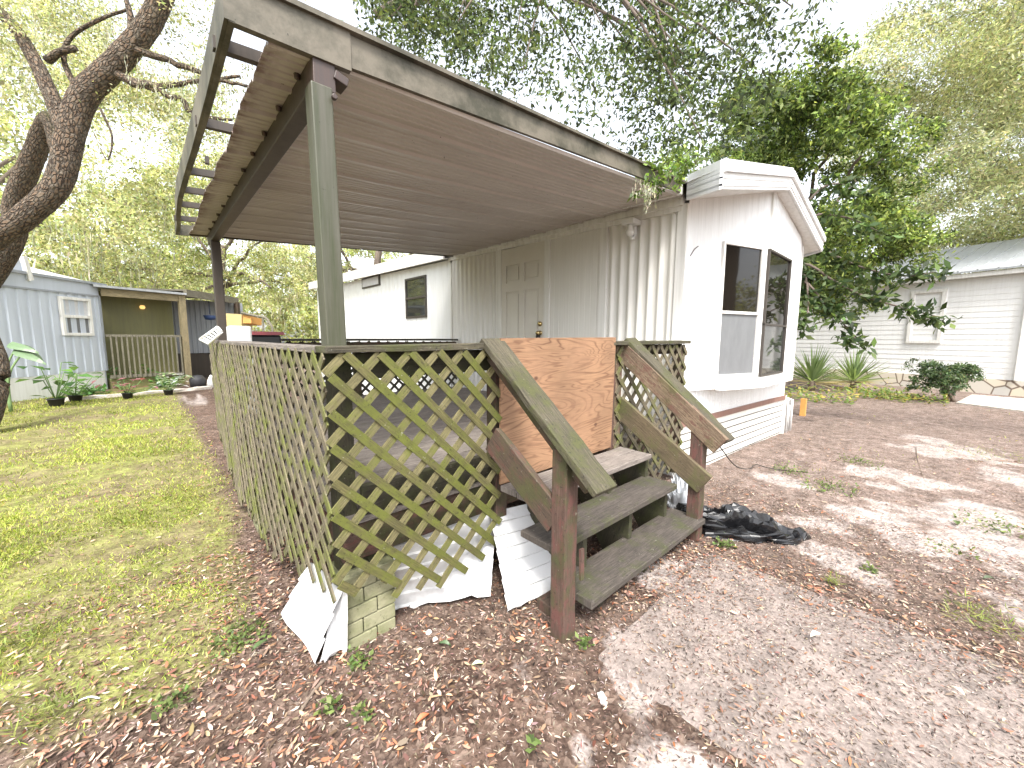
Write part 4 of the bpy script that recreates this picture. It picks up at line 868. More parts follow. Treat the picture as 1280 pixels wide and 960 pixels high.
for a in ((450, 832, .06, .05, 60, 'low leafy weed at the foot of the corner pier'), (452, 900, .045, .05, 28, 'broad-leaved green sprout in the foreground litter'), (412, 890, .05, .04, 40, 'small weed next to the dark stick'), (300, 800, .13, .03, 160, 'thin green weed patch left of the fallen white sheet'), (668, 935, .02, .03, 14, 'tiny sprout at the bottom edge of the photo'), (730, 808, .035, .03, 34, 'sprout at the base of the left stair post'),
          (905, 685, .07, .05, 90, 'small weed at the base of the right stair post'), (1040, 732, .045, .05, 60, 'grass tuft at the walkway edge'), (1085, 715, .05, .04, 50, 'pale weed beyond the walkway edge'), (1230, 780, .16, .06, 220, 'large grass tuft at the right end of the walkway edge'), (1035, 612, .25, .05, 260, 'spreading weed patch in front of the brick skirting'), (1075, 580, .25, .05, 160, 'weed patch left of the bare sand'), (985, 590, .2, .06, 160, 'bright weed patch close to the skirting corner'), (1240, 660, .25, .05, 160, 'sparse weeds near the right edge of the yard'), (1240, 572, .5, .08, 240, 'pale grass clump in front of the path at right'), (1190, 690, .15, .03, 60, 'few weeds in the middle of the bare sand'), (40, 800, .12, .06, 150, 'taller bright grass clump at the left edge'), (60, 900, .1, .06, 140, 'coarse grass clump at the lower left corner'), (215, 885, .06, .04, 60, 'little weed among leaves at the lower left')):
    weed(*a[:5], a[5], lw=.10 if ('grass' in a[5]) else .55, L=.05 if 'grass' in a[5] else .028, cols=((.22, .26, .07), (.30, .33, .10), (.15, .18, .05)) if 'grass' in a[5] else ((.12, .17, .05), (.19, .25, .08), (.09, .13, .04)))
# a few single big leaves
for i, (x, y, L, ang, col, lab) in enumerate(((325, 812, .075, .4, (.06, .10, .03), 'dark green fallen leaf left of the white sheet'), (556, 808, .06, 2.2, (.05, .09, .03), 'dark green leaf lying right of the corner pier'), (597, 835, .055, 2.6, (.42, .46, .25), 'pale green leaf below the front lattice'), (1018, 808, .07, 2.7, (.60, .56, .46), 'large pale dry leaf on the walkway'), (1195, 659, .10, .1, (.07, .10, .03), 'dark green leaf on the bare sand'), (1245, 668, .07, 1.2, (.06, .09, .03), 'small dark leaf right of the sandy patch'), (1195, 880, .05, 1, (.62, .56, .46), 'pale curled leaf at the right of the walkway'), (528, 903, .06, 0, (.40, .12, .05), 'orange-red fallen leaf at the bottom of the photo'), (1235, 730, .07, 2.4, (.05, .07, .03), 'dark leaf at the lower edge of the sand'))):
    c = gp(x, y); mb = MB(); d = Vector((math.cos(ang), math.sin(ang), 0)); s = Vector((-d.y, d.x, 0)); g0 = float(gz(c.x, c.y))+.014+(.02 if 1.4 < c.x < 2.7 and c.y < .95 else 0)
    ctr = [c-d*L*.5+d*L*t for t in np.linspace(0, 1, 7)]; wd = [0.0, .55, .9, 1, .85, .5, 0]; wd = [q*L*.2 for q in wd]
    for k in range(6):
        for sg in (-1, 1):
            za, zb = g0+.012*math.sin(math.pi*k/6), g0+.012*math.sin(math.pi*(k+1)/6)
            A, B = ctr[k], ctr[k+1]; mb.face([(A.x, A.y, za), (B.x, B.y, zb), tuple(Vector((B.x, B.y, zb+.008))+s*sg*wd[k+1]), tuple(Vector((A.x, A.y, za+.008))+s*sg*wd[k])], smooth=True)
    tag(mb.build('fallen_leaf', flat('fallen_leaf_colour', col, .5)), lab, 'leaf', 'large single leaves on the ground')

# ================================================================= NEIGHBOUR LEFT
exec_left = True
A0, A1 = Vector((-6.9, 8.9, 0)), Vector((-.92, 15.58, 0)); dA = (Vector((-.92, 15.58, 0))-Vector((-2.46, 13.68, 0))).normalized(); A0 = A1-dA*9.0; nA = Vector((dA.y, -dA.x, 0))
def aw(x, y): return on_plane(x, y, A1, nA)
nb = thing('blue_mobile_home', 'pale blue ribbed mobile home with white skirting behind the lawn', 'mobile home', tuple(A1))
zt = aw(128, 371).z; zs = aw(133, 463).z
print('nbL', zt, zs, aw(100, 395), aw(31, 349), aw(124, 359))
mb = MB(); mb.corr((A0.x, A0.y), (A1.x, A1.y), zs, zt, .22, .025, (nA.x, nA.y)); mb.build('wall', M['bluesiding'], nb)
mb = MB(); a, b = A0+nA*.03, A1+nA*.03; mb.prism([(a.x, a.y, zt), (b.x, b.y, zt), (b.x, b.y, zt+.30), (a.x, a.y, zt+.42)], -nA*.05); mb.build('upper_band', M['bluesiding'], nb)
mb = MB(); mb.bar((a.x, a.y, zt+.44), (b.x+dA.x*.2, b.y+dA.y*.2, zt+.32), .12, .06); mb.bar(a+Vector((0, 0, zt)), b+Vector((0, 0, zt)), .04, .04); mb.bar(A1+nA*.02+Vector((0, 0, zs)), A1+nA*.02+Vector((0, 0, zt)), .05, .05, up=dA); mb.build('trim', M['greymetal'], nb)
mb = MB(); c = aw(33, 350); mb.prism([aw(24, 322), aw(31, 326), aw(38, 349), aw(30, 349)], nA*.06); mb.prism([aw(0, 322), aw(26, 322), aw(33, 350), aw(0, 350)], nA*-.3); mb.build('gable_end', M['bluesiding'], nb)
mb = MB(); mb.prism([aw(23, 320), aw(28, 320), aw(37, 350), aw(32, 351)], nA*.1); mb.build('rake_trim', M['trim'], nb)
mb = MB(); mb.prism([(A0.x, A0.y, -.02), (A1.x, A1.y, -.02), (A1.x, A1.y, zs), (A0.x, A0.y, zs)], -nA*.05); mb.build('skirting', M['white_lower'], nb)
e_ = -nA*3.6; mb = MB(); mb.prism([A0+Vector((0, 0, zt+.4)), A1+Vector((0, 0, zt+.3)), A1+e_*.5+Vector((0, 0, zt+.75)), A0+e_*.5+Vector((0, 0, zt+.85))], Vector((0, 0, .04))); mb.prism([A1+e_*.5+Vector((0, 0, zt+.75)), A0+e_*.5+Vector((0, 0, zt+.85)), A0+e_+Vector((0, 0, zt+.4)), A1+e_+Vector((0, 0, zt+.4))], Vector((0, 0, .04))); mb.build('roof', M['roofwhite'], nb)
mb = MB(); mb.prism([A1+Vector((0, 0, 0)), A1+e_, A1+e_+Vector((0, 0, zt+.4)), A1+e_*.5+Vector((0, 0, zt+.75)), A1+Vector((0, 0, zt+.3))], -dA*.04); mb.build('end_wall', M['bluesiding'], nb)
q = [aw(x, y) for x, y in ((73, 371), (111, 373), (114, 419), (77, 420))]
wf = window(nb, (q[3].x, q[3].y), ((q[1].x+q[2].x)/2, (q[1].y+q[2].y)/2), (q[2].z+q[3].z)/2, (q[0].z+q[1].z)/2, (nA.x, nA.y), M['trim'], (M['screen'], M['curtain']), .07, .07)
# porch of that home
B0 = Vector((-.85, 15.50, 0)); B1 = gp(236, 480); B1 = Vector((B1.x, B1.y, 0)); dB = (B1-B0).normalized(); nB = Vector((dB.y, -dB.x, 0))
def bw(x, y, off=0): return on_plane(x, y, B0-nB*off, nB)
po = thing('porch', 'covered porch with olive wall and grey baluster railing beside the blue home', 'porch', tuple(B0))
back = 2.2
mb = MB(); P = [bw(140, 372, .9), bw(233, 370, .9)]; z1 = bw(200, 366).z; zr = bw(200, 420).z; zf = bw(200, 468).z
print('porch', z1, zr, zf, B0, B1)
mb.prism([B0-nB*.9, B1-nB*.9, B1-nB*.9+Vector((0, 0, z1)), B0-nB*.9+Vector((0, 0, z1))], -nB*.05); mb.build('wall', M['olivewall'], po)
mb = MB(); mb.prism([B0+nB*.15-dB*.15+Vector((0, 0, z1+.02)), B1+nB*.15+dB*.1+Vector((0, 0, z1-.02)), B1-nB*3+dB*.1+Vector((0, 0, z1-.02)), B0-nB*3+Vector((0, 0, z1+.02))], Vector((0, 0, .06))); mb.build('roof', M['metalroof'], po)
mb = MB(); mb.bar(B0+Vector((0, 0, z1-.1)), B1+Vector((0, 0, z1-.12)), .08, .2); mb.build('beam', M['porchwood'], po)
for p, wdt in ((B1, .16),):
    mb = MB(); mb.bar(p+Vector((0, 0, 0)), p+Vector((0, 0, z1-.02)), wdt, wdt, up=dB); mb.build('post', M['porchwood'], po)
mb = MB(); mb.bar(B0+Vector((0, 0, zr)), B1+Vector((0, 0, zr)), .06, .07); mb.bar(B0+Vector((0, 0, zf)), B1+Vector((0, 0, zf)), .05, .09)
n = 16
for i in range(n): p = B0.lerp(B1, (i+.8)/n); mb.bar(p+nB*.04+Vector((0, 0, zf-.04)), p+nB*.04+Vector((0, 0, zr+.02)), .045, .03, up=dB)
mb.build('railing', M['railgrey'], po)
mb = MB(); mb.prism([B0-nB*.05, B1-nB*.05, B1-nB*.05+Vector((0, 0, zf-.05)), B0-nB*.05+Vector((0, 0, zf-.05))], -nB*2.5); mb.build('floor', M['olivewall'], po)
mb = MB(); c = bw(178, 384, .82); mb.lathe(c, [(0, -.06), (.05, -.05), (.07, 0), (.05, .05), (0, .06)], 12); mb.build('wall_lamp', M['amber'], po)
# second bay going back, with grey metal wall
C0 = B1; C1 = gp(296, 462); C1 = Vector((C1.x, C1.y, 0)); 
pc = thing('carport', 'low open lean-to with grey ribbed back wall right of the olive porch', 'carport', tuple(C0+Vector((.3, 0, 0))))
mb = MB(); dC = Vector((.62, .78, 0)); L2 = 2.6; e0, e1 = C0+dB*.15, C0+dB*.15+dC*L2; zc = z1
mb.prism([e0+Vector((0, 0, zc-.05)), e1+Vector((0, 0, zc-.05)), e1+Vector((0, 0, zc+.12)), e0+Vector((0, 0, zc+.12))], -Vector((dC.y, -dC.x, 0))*.1)
mb.prism([e0+Vector((0, 0, zc+.12)), e1+Vector((0, 0, zc+.12)), e1+Vector((-3.2, 2.0, zc+.12)), e0+Vector((-3.2, 2.0, zc+.12))], Vector((0, 0, .05))); mb.build('roof', M['railgrey'], pc)
for t in (0.95,):
    mb = MB(); p = e0+dC*L2*t; mb.bar(p, p+Vector((0, 0, zc)), .14, .14, up=dC); mb.build('post', M['brownwood'], pc)
mb = MB(); g0, g1 = B1-nB*1.9+dB*.1, B1-nB*1.9+dB*2.4; mb.corr((g0.x, g0.y), (g1.x, g1.y), .9, zc, .15, .02, (nB.x, nB.y)); mb.build('wall', M['greymetal'], pc)
mb = MB(); mb.prism([g0-nB*.05, g1-nB*.05, g1-nB*.05+Vector((0, 0, .95)), g0-nB*.05+Vector((0, 0, .95))], -nB*.05); mb.build('lower_wall', M['beam'], pc)
# hanging basket, patio chair, black pot by the steps
c = bw(246, 392, 1.2); mb = MB(); mb.lathe(c+Vector((.35, 0, -.05)), [(0, -.16), (.14, -.14), (.19, 0), (0, 0)], 12); mb.tube([c+Vector((.35, 0, 0)), c+Vector((.35, 0, .45))], .01, 5); tag(mb.build('hanging_basket', M['blueplastic']), 'dark blue hanging basket under the lean-to roof', 'basket')
ch = thing('garden_chair', 'pale metal garden chair beside the porch post', 'chair', tuple(gp(258, 470)))
c = Vector(ch.location); mb = MB()
for dx in (-.25, .25): mb.tube(smoothpath([c+Vector((dx, -.25, 0)), c+Vector((dx, -.27, .62)), c+Vector((dx, 0, .66)), c+Vector((dx, .22, .45)), c+Vector((dx, .3, 0))], 4), .022, 6)
mb.build('frame', M['plasticwhite'], ch)
mb = MB(); mb.box(c.x-.24, c.x+.24, c.y-.24, c.y+.22, .40, .44); mb.build('seat', M['curtain'], ch)
mb = MB(); mb.bar(c+Vector((0, .22, .44)), c+Vector((0, .36, .95)), .46, .03, up=(0, 1, 0)); mb.build('backrest', M['curtain'], ch)
# tan and orange sheets with a curved dark rail beyond the deck
pg = thing('panelled_cart', 'tan and orange sided cart with a curved dark rail seen past the deck', 'cart', tuple(dp(300, 440, 12.0)))
for (x0, x1, y0, y1, mm, nm) in ((273, 302, 391, 482, 'tansheet', 'side_panel'), (303.5, 314, 393, 404, 'orange', 'side_panel')):
    P = [dp(x0, y1, 12), dp(x1, y1, 12), dp(x1, y0+2, 12), dp(x0, y0, 12)]; mb = MB(); mb.prism(P, FV*.5); o = mb.build(nm, M.get(mm) or M.setdefault(mm, flat('tan_sheet', (.50, .40, .18), .7)), pg)
mb = MB(); limb(mb, [dp(302, 391, 11.95), dp(320, 395, 11.95), dp(331, 397, 11.95), dp(337, 404, 11.95), dp(341, 418, 11.95), dp(342, 484, 11.95)], .04, .035, 8, 5); mb.build('rail', M['railgrey'], pg)
mb = MB(); limb(mb, [dp(325, 396, 11.95), dp(329, 404, 11.95), dp(327, 484, 11.95)], .03, .03, 8, 4); mb.build('support', M['railgrey'], pg)
# kerb path in front of the blue home
ka, kb = gp(60, 503), gp(262, 486); mb = MB(); mb.bar((ka.x, ka.y, .02), (kb.x, kb.y, .02), .28, .08, seg=12, jit=.02); mb.build('path', M['slab_far'])['kind'] = 'structure'
# potted plants
def pot_plant(px, py, pr_, ph, n, fh, fr, L, lw, cols, label, stems=False):
    c = gp(px, py); t = thing('potted_plant', label, 'potted plant', (c.x, c.y, 0), 'potted plants in front of the blue home')
    mb = MB(); mb.lathe(c, [(0, 0), (pr_*.75, 0), (pr_, ph), (pr_*1.08, ph), (pr_*1.08, ph*.92), (pr_*.9, ph*.9), (0, ph*.88)], 16); mb.build('pot', M['potblack'], t)
    P = np.stack([RNG.normal(size=n)*fr*.5+c.x, RNG.normal(size=n)*fr*.5+c.y, ph+RNG.uniform(.02, 1, n)*fh], 1); a = RNG.uniform(0, 6.28, n); D = np.stack([np.cos(a), np.sin(a), RNG.normal(size=n)*.25-.1], 1); D /= np.linalg.norm(D, axis=1, keepdims=True)
    Sd = np.stack([-np.sin(a), np.cos(a), RNG.normal(size=n)*.15], 1); ln = RNG.uniform(.7, 1.2, n)*L; leaf_mesh('foliage', P, D, Sd, ln, ln*lw, pick(cols, n, .2), M['leaf'], t)
    mb = MB()
    for i in range(min(n, 14)): mb.tube([c+Vector((0, 0, ph*.8)), tuple((np.array(c)+P[i])/2+np.array([0, 0, .05])), tuple(P[i])], .008, 5)
    mb.build('stem', flat('green_stem', (.12, .20, .06)), t)
GR = [(.06, .13, .04), (.10, .20, .06), (.16, .28, .10)]
pot_plant(71, 508, .13, .17, 24, .75, .5, .26, .62, GR, 'broad-leaved dark plant in a black pot, leftmost of the row'); pot_plant(95, 502, .12, .15, 20, .5, .4, .22, .6, GR, 'leafy green plant in a black pot just right of the leftmost one')
pot_plant(160, 499, .10, .15, 60, .35, .5, .16, .5, [(.30, .12, .16), (.10, .18, .07), (.22, .10, .12)], 'pink and green foliage plant in a black pot before the porch'); pot_plant(211, 494, .10, .14, 60, .42, .38, .2, .3, [(.55, .6, .58), (.4, .48, .42)], 'silvery white leaved plant in a black pot, rightmost of the row')
for i, (x, y, r, h, nn, lab) in enumerate(((128, 486, .35, .45, 110, 'dark shrub at the corner of the blue home'), (180, 482, .4, .4, 140, 'low green bedding plants under the porch railing'), (205, 484, .3, .35, 90, 'yellow-green bedding plant beside the silvery pot'), (110, 494, .4, .25, 120, 'low green ground plant between the pots'))):
    weed(x, y, r, h, nn, lab, cols=GR, L=.16, name='shrub', cat='shrub', group='bedding plants by the porch')
c = gp(248, 485); t = thing('watering_can', 'small black can with white spout standing by the porch steps', 'can', tuple(c)); mb = MB(); mb.lathe(c, [(0, 0), (.18, 0), (.2, .25), (.12, .36), (0, .38)], 12); mb.build('body', M['potblack'], t); mb = MB(); mb.lathe(c+Vector((.3, -.1, 0)), [(0, 0), (.12, 0), (.10, .2), (.03, .36), (0, .37)], 12); mb.build('spout', M['plasticwhite'], t)
# elephant ear leaves beside the trunk
tp = thing('elephant_ear', 'tall plant with huge pale green leaves emerging right of the oak trunk', 'plant', tuple(gp(14, 515)))
b0 = Vector(tp.location); mb = MB(); mb2 = MB()
for (x, y, L, dz) in ((22, 430, .5, -.28), (30, 438, .55, -.5)):
    e = dp(x, y, (b0-Vector((0, 0, EYE))).dot(FV)); limb(mb, [b0, (b0+e)/2+Vector((-.1, 0, .1)), e], .03, .015, 6, 4)
    d = (RV+Vector((0, 0, dz))).normalized(); sd_ = Vector((-RV.y, RV.x, .12)).normalized(); g = []
    prof = ((-.25, .22), (-.1, .36), (.1, .40), (.3, .34), (.5, .25), (.7, .14), (.88, .05), (1.0, .004))
    for (t, w_) in prof:
        row = []
        for q_ in (-1, -.55, 0, .55, 1):
            row.append(e+d*(t*L*.8)+sd_*(w_*L*.8*q_)-Vector((0, 0, (.10*abs(q_)*w_*3+.22*max(0, t)**2)*L*.6-.02*math.cos(q_*9))))
        g.append(row)
    for i in range(len(g)-1):
        for k in range(4): mb2.face([g[i][k], g[i][k+1], g[i+1][k+1], g[i+1][k]], smooth=True)
mb.build('stem', flat('pale_stem', (.16, .25, .10)), tp); mb2.build('leaf', flat('elephant_leaf', (.11, .17, .085), .4), tp)

# ================================================================= NEIGHBOUR RIGHT
R1 = gp(1268, 495); R1 = Vector((R1.x, R1.y, 0)); dR = Vector((.33, .944, 0)).normalized(); nR = Vector((-dR.y, dR.x, 0)); R0 = R1+dR*17
def rw(x, y): return on_plane(x, y, R1, nR)
ze = rw(1230, 345).z; print('nbR', R1, ze, rw(1150, 365), rw(1150, 428), rw(1000, 480))
nr = thing('white_house', 'white lap-sided house with grey metal roof and rubble stone base', 'house', tuple(R1))
mb = MB(); z = .42; r = .155; Rs = R1-dR*6
while z < ze-.01:
    z1_ = min(z+r, ze); a, b = Rs+nR*.014, R0+nR*.014; a2, b2 = Rs+nR*.005, R0+nR*.005
    mb.face([(a.x, a.y, z), (b.x, b.y, z), (b2.x, b2.y, z1_), (a2.x, a2.y, z1_)]); mb.face([(Rs.x, Rs.y, z), (R0.x, R0.y, z), (b.x, b.y, z), (a.x, a.y, z)]); z += r
mb.build('wall', M['lap'], nr)
mb = MB(); mb.prism([Rs, R0, R0+Vector((0, 0, .42)), Rs+Vector((0, 0, .42))], nR*.05); o = mb.build('stone_base', M['rubble'], nr)
mb = MB(); mb.bar(R1+nR*.05+Vector((0, 0, .42)), R1+nR*.05+Vector((0, 0, ze)), .12, .05, up=dR); mb.bar(Rs+nR*.22+Vector((0, 0, ze+.03)), R0+nR*.22+Vector((0, 0, ze+.03)), .06, .12); mb.build('trim', M['trim'], nr)
e0, e1 = Rs+nR*.3+Vector((0, 0, ze+.1)), R0+nR*.3+Vector((0, 0, ze+.1)); up2 = -nR*2.8+Vector((0, 0, 1.15)); mb = MB(); mb.prism([e0, e1, e1+up2, e0+up2], Vector((0, 0, .05)))
for i in range(60): p = e0.lerp(e1, i/60); mb.bar(p+Vector((0, 0, .06)), p+up2+Vector((0, 0, .06)), .03, .03)
mb.build('roof', M['metalroof'], nr)
mb = MB(); mb.prism([Rs-nR*.01, R0-nR*.01, R0-nR*.01+Vector((0, 0, ze)), Rs-nR*.01+Vector((0, 0, ze))], -nR*5); mb.build('house_body', M['white'], nr)
q = [rw(x, y) for x, y in ((1140, 364), (1184, 361), (1178, 429), (1134, 429))]
window(nr, ((q[1].x+q[2].x)/2, (q[1].y+q[2].y)/2), ((q[0].x+q[3].x)/2, (q[0].y+q[3].y)/2), (q[2].z+q[3].z)/2, (q[0].z+q[1].z)/2, (nR.x, nR.y), M['trim'], (M['blind'], M['blind']), .09, .07)
a = [gp(x, y, .02) for x, y in ((1195, 504), (1290, 516), (1400, 512), (1290, 500), (1215, 494))]
mb = MB(); mb.prism([(p.x, p.y, -.06) for p in a], (0, 0, .1)); mb.build('path', M['slab_far'])['kind'] = 'structure'

def yucca(px, py, label, R, n=70):
    c = gp(px, py); a = RNG.uniform(0, 6.28, n); t = RNG.uniform(-.25, 1.45, n); D = np.stack([np.cos(a)*np.cos(t), np.sin(a)*np.cos(t), np.sin(t)], 1); Sd = np.stack([-np.sin(a), np.cos(a), np.zeros(n)], 1)
    P = np.tile(np.array([c.x, c.y, .25]), (n, 1)); root = thing('yucca', label, 'yucca', (c.x, c.y, 0), 'spiky yuccas by the white house'); C = np.where(t[:, None] < .1, np.array([[.38, .33, .22]]), np.array([[.22, .30, .14]]))*RNG.uniform(.7, 1.3, (n, 1))
    leaf_mesh('leaves', P, D, Sd, R*RNG.uniform(.7, 1.1, n), .06, C, M['leaf'], root, fold=.3); mb = MB(); mb.tube([(c.x, c.y, 0), (c.x, c.y, .3)], [.09, .07], 8); mb.build('trunk', M['twig'], root)
yucca(1014, 488, 'spiky yucca nearest the mobile home corner', 1.1, 110); yucca(1066, 487, 'spiky yucca in front of the white siding, right of the other one', 1.05, 110)
# round bush with bare multi-stem base
c = gp(1186, 502); bu = thing('pruned_bush', 'rounded dark green bush on bare grey stems by the stone base', 'bush', (c.x, c.y, 0)); mb = MB(); k = (c-Vector((0, 0, EYE))).length
cs = []
for i in range(9):
    e = c+Vector((random.uniform(-.45, .45), random.uniform(-.45, .45), random.uniform(.75, 1.0))); e = c.lerp(e, .82); limb(mb, [c+Vector((random.uniform(-.1, .1), random.uniform(-.1, .1), 0)), c.lerp(e, .5)+Vector((0, 0, .05)), e], .035, .012, 6, 4, .1); cs.append(tuple(e))
mb.build('stems', M['twig'], bu); top = dp(1165, 468, (c-Vector((0, 0, EYE))).dot(FV))
for i in range(9): cs.append((top.x+random.uniform(-.3, .3), top.y+random.uniform(-.38, .38), top.z+random.uniform(-.28, .30)))
crown('foliage', cs, [(.26, .26, .2)]*len(cs), 420, .055, .035, [(.05, .09, .04), (.09, .14, .06), (.16, .20, .12)], bu)
for i, (x, y, lab) in enumerate(((1090, 496, 'low yellow-green ground plants under the yuccas'), (1130, 500, 'low weeds left of the pruned bush'), (1020, 500, 'ground plants at the foot of the nearest yucca'))):
    weed(x, y, .9, .25, 420, lab, cols=((.22, .28, .08), (.14, .22, .06), (.35, .30, .10)), L=.10, name='ground_plants', cat='plants', group='plants along the white house')

# ================================================================= TREES
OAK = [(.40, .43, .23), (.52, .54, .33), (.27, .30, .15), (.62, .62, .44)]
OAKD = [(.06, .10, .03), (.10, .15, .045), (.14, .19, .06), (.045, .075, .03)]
# big live oak at the left edge
b = gp(8, 540); t = thing('live_oak', 'thick twisted live oak with dark furrowed bark at the left edge', 'tree', (b.x-.2, b.y, 0)); D0 = (b-Vector((0, 0, EYE))).dot(FV)
mb = MB()
def D(x, y, k=1.0): return dp(x, y, D0*k)
main = [b+Vector((-.30, -.1, -.1)), D(-8, 470), D(-25, 410), D(-40, 350), D(-18, 308), D(30, 272), D(72, 230), D(88, 170), D(105, 120), D(148, 76), D(186, 30), D(213, -30), D(240, -90), D(280, -170)]
rad = [.20, .165, .155, .155, .155, .155, .158, .165, .17, .155, .145, .135, .12, .10]
sp_ = smoothpath(main, 8); rr = [np.interp(i/8, range(len(rad)), rad) for i in range(len(sp_))]; mb.tube(sp_, rr, 22, wob=.03)
limb(mb, [D(82, 165), D(62, 115), D(35, 60), D(5, 20), D(-40, -20)], .11, .07, 12, 6, .04)
limb(mb, [D(100, 120, 1.0), D(80, 75), D(90, 45), D(130, 22), D(160, 12)], .045, .02, 8, 5, .06)
limb(mb, [D(60, 75), D(75, 65, .98), D(95, 60, .98)], .06, .04, 8, 5, .06)
limb(mb, [D(165, 62), D(200, 72), D(235, 85), D(275, 100), D(310, 108)], .06, .02, 8, 5, .06, .01); limb(mb, [D(140, 92), D(175, 105), D(215, 118), D(250, 145), D(290, 150)], .07, .02, 8, 5, .06, .02); limb(mb, [D(160, 100), D(200, 108), D(240, 102), D(300, 95)], .06, .02, 8, 5, .06, .01)
limb(mb, [D(165, 45), D(163, 20), D(155, -10)], .06, .03, 8, 4, .05); limb(mb, [D(125, 135), D(140, 170), D(135, 200), D(125, 185)], .02, .008, 6, 4)
mb.build('trunk', M['bark'], t)
mb = MB(); limb(mb, [D(75, 190, 1.15), D(62, 150, 1.2), D(40, 200, 1.25), D(20, 250, 1.3), D(15, 300, 1.35), D(-20, 360, 1.4)], .12, .2, 14, 6, .04); mb.build('trunk', M['bark'], t)['label'] = 'paler second trunk behind the main one'
cs = [tuple(D(random.uniform(-120, 330), random.uniform(-220, 40), random.uniform(.9, 1.35))) for _ in range(26)]+[tuple(D(random.uniform(180, 300), random.uniform(50, 180), random.uniform(1.0, 1.2))) for _ in range(9)]+[tuple(D(random.uniform(-40, 160), random.uniform(-30, 120), random.uniform(1.1, 1.4))) for _ in range(9)]
crown('crown', cs, [(.75, .75, .5)]*len(cs), 900, .06, .026, OAK, t, sub=.32)
tp_ = [tuple(D(x, y, k_)) for x, y, k_ in ((40, 20, 1), (60, 0, 1.2), (95, 40, 1.15), (130, 22, 1.1), (190, 85, .95), (230, 110, 1.05), (15, 60, 1.2), (80, 70, 1.25), (140, 60, 1.25), (260, 90, 1), (60, 120, 1.3), (30, 100, 1.3))]
moss_strands('moss', tp_, 30, .5, t, .16, .012)

def oak(name, label, base, h, R, ncl, per, leafL, cols, grp, moss=0, lean=(0, 0), zlo=.45, tr=.28, cat='tree', limbs=8, sub=.3, lw=.5):
    t = thing(name, label, cat, (base[0], base[1], 0), grp); bz = Vector((base[0], base[1], -.1)); mb = MB(); top = Vector((base[0]+lean[0], base[1]+lean[1], h*.62)); limb(mb, [bz, bz.lerp(top, .5)+Vector((random.uniform(-.3, .3), random.uniform(-.3, .3), 0)), top], tr, tr*.5, 10, 6, .05)
    cs = []
    for i in range(ncl):
        a = random.uniform(0, 6.28); q_ = random.uniform(.15, 1)**.6; zz_ = random.uniform(zlo, 1.0); rr_ = R*q_*math.sqrt(max(.05, 1-((zz_-.62)/.45)**2)); cs.append((top.x+math.cos(a)*rr_, top.y+math.sin(a)*rr_, h*zz_))
    for i in range(limbs):
        e = Vector(cs[i]); s0 = bz.lerp(top, random.uniform(.5, .98)); limb(mb, [s0, s0.lerp(e, .5)+Vector((0, 0, .3)), e], tr*.35, .03, 6, 4, .06, .05)
    mb.build('trunk', M['bark_far'], t); cr = R*.26; crown('crown', cs, [(cr, cr, cr*.7)]*ncl, per, leafL, leafL*lw, cols, t, mat=M['leaf_far'] if cols[0][0] > .2 else None, sub=sub)
    if moss: moss_strands('moss', [c_ for c_ in cs if c_[2] < h*.75][:moss], 24, 1.6, t, .5)
    return t
G_ = 'trees beyond the neighbouring homes'
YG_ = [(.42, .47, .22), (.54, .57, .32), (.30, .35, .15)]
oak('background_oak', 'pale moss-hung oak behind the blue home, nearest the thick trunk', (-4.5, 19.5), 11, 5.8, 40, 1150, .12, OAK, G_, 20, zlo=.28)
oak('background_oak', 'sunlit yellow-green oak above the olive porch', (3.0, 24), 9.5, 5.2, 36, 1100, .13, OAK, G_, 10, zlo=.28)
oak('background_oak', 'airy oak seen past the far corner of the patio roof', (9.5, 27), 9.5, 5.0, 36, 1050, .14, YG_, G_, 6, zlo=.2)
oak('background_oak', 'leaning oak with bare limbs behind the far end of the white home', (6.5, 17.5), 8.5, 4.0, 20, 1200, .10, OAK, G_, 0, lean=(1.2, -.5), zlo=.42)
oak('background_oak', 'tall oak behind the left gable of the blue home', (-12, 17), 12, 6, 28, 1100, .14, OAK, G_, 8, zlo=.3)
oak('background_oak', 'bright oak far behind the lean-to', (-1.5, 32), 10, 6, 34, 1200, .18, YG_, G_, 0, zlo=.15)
# large pale oak on the right
oak('feathery_oak', 'huge feathery pale green oak towering over the white house', (24.5, -4.6), 18, 8.2, 130, 3400, .15, [(.38, .41, .25), (.50, .52, .35), (.27, .30, .18), (.60, .60, .46)], None, 0, zlo=.16, tr=.4, sub=.34, lw=.30, limbs=4)
# glossy dark tree behind the home
oak('glossy_laurel', 'dense glossy dark green tree right behind the home gable', (13.6, 3.1), 8.1, 2.85, 66, 1500, .12, [(.06, .09, .03), (.11, .16, .045), (.19, .26, .07), (.34, .42, .13)], None, 0, zlo=.30, tr=.16, sub=.34, lw=.42)
oak('glossy_laurel', 'bright green leafy tree rising over the home roof left of the gable', (13.2, 6.4), 7.4, 2.3, 34, 900, .12, [(.12, .18, .05), (.22, .30, .08), (.34, .43, .13)], None, 0, zlo=.35, tr=.18, sub=.34, lw=.42)
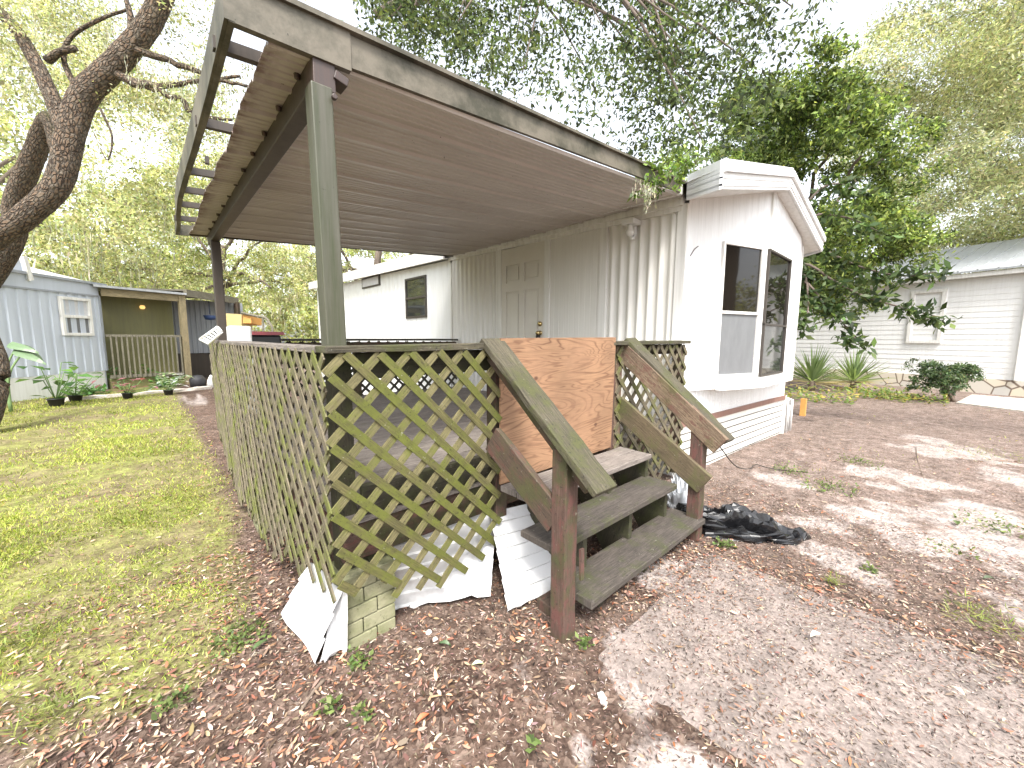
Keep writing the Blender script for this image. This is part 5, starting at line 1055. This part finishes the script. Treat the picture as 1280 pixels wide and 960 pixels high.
# low hanging branch with big leaves in front of the white siding
t = thing('hanging_branch_tree', 'slender tree with big-leaved branches drooping before the white siding', 'tree', (9.6, 2.9, 0)); mb = MB()
B_ = 8.2
limb(mb, [(9.6, 2.9, -.1), (9.7, 2.8, 1.6), (9.5, 2.7, 3.6)], .10, .06, 8, 6, .05)
cs = []
for path in (((1000, 300), (1040, 318), (1080, 335), (1130, 345), (1170, 340)), ((1000, 330), (1040, 350), (1080, 370), (1130, 385), (1180, 398)), ((1000, 350), (1030, 380), (1050, 400), (1075, 430)), ((1000, 340), (1010, 380), (1005, 410)), ((1000, 280), (1050, 270), (1100, 290)), ((1005, 260), (1040, 230), (1080, 240))):
    pts = [dp(x, y, B_*.82-.18*i) for i, (x, y) in enumerate(path)]; limb(mb, [Vector((9.6, 2.75, 2.6))]+pts, .03, .008, 6, 4, .05); cs += [tuple(p) for p in pts]+[tuple((p+q_)/2) for p, q_ in zip(pts[:-1], pts[1:])]
mb.build('trunk', M['bark_far'], t); crown('crown', cs, [(.17, .17, .13)]*len(cs), 46, .15, .062, [(.045, .075, .03), (.08, .12, .045), (.14, .20, .07)], t, nclump=8, sub=.5)
# overhanging oak whose crown reaches over the roof (trunk stands out of frame at the right)
t = thing('overhanging_oak', 'oak with dark green twigs of small leaves hanging in over the patio roof', 'tree', (9.5, -5.5, 0)); mb = MB()
limb(mb, [(9.5, -5.5, -.1), (9.2, -5.0, 3.0), (8.0, -3.0, 6.0), (6.2, .2, 7.2), (4.5, 2.8, 6.6), (3.2, 4.4, 5.9), (2.4, 5.2, 5.5)], .40, .05, 12, 8, .04)
cs = []
for i in range(150):
    x = random.uniform(470, 965); lim = 10+175*min(1, max(0, (x-470)/330))**.8 if x < 860 else 190-(x-860)*.7
    y = random.uniform(-60, lim); cs.append(tuple(dp(x, y, random.uniform(3.8, 5.4))))
for x, y in ((985, 20), (975, 45), (990, 8), (930, 150), (945, 105), (905, 130), (880, 180), (900, 165), (860, 150)): cs.append(tuple(dp(x, y, 3.8)))
for i in range(0, len(cs), 4):
    e = Vector(cs[i]); s0 = Vector((4.2, 3.1, 6.5)).lerp(Vector((2.6, 5.0, 5.7)), random.random()); limb(mb, [s0, s0.lerp(e, .6)+Vector((0, 0, .25)), e], .03, .006, 5, 4, .05)
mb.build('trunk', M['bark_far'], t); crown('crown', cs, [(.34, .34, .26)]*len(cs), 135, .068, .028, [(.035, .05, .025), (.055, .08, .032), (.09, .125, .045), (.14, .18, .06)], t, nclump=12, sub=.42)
# sprig growing at the joint of roof and home
t = thing('roof_sprig', 'leafy sprig with dangling grey moss where the patio roof meets the home', 'plant', tuple(dp(822, 228, 3.1))); mb = MB(); p0 = dp(850, 205, 3.6)
cs = [tuple(dp(x, y, 3.3)) for x, y in ((830, 222), (845, 210), (818, 215), (858, 200), (808, 238), (838, 232), (868, 195))]; 
for c_ in cs: limb(mb, [p0, p0.lerp(Vector(c_), .5), Vector(c_)], .006, .003, 5, 3)
mb.build('stem', M['twig'], t); crown('leaves', cs, [(.12, .12, .08)]*len(cs), 38, .065, .026, [(.14, .22, .05), (.22, .32, .08), (.10, .16, .04)], t, nclump=5, sub=.5)
moss_strands('moss', [tuple(dp(805, 228, 3.1)), tuple(dp(812, 232, 3.1))], 14, .16, t, .03, .01)

# distant woods all round
def woods():
    cs = []
    for i in range(170):
        a = math.radians(random.uniform(-75, 160)); r = random.uniform(34, 52); cs.append((math.sin(a)*r, math.cos(a)*r, random.uniform(1, 6.5)))
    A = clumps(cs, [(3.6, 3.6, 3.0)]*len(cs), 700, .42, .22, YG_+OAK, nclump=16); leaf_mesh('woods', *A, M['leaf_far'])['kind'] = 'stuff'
woods()
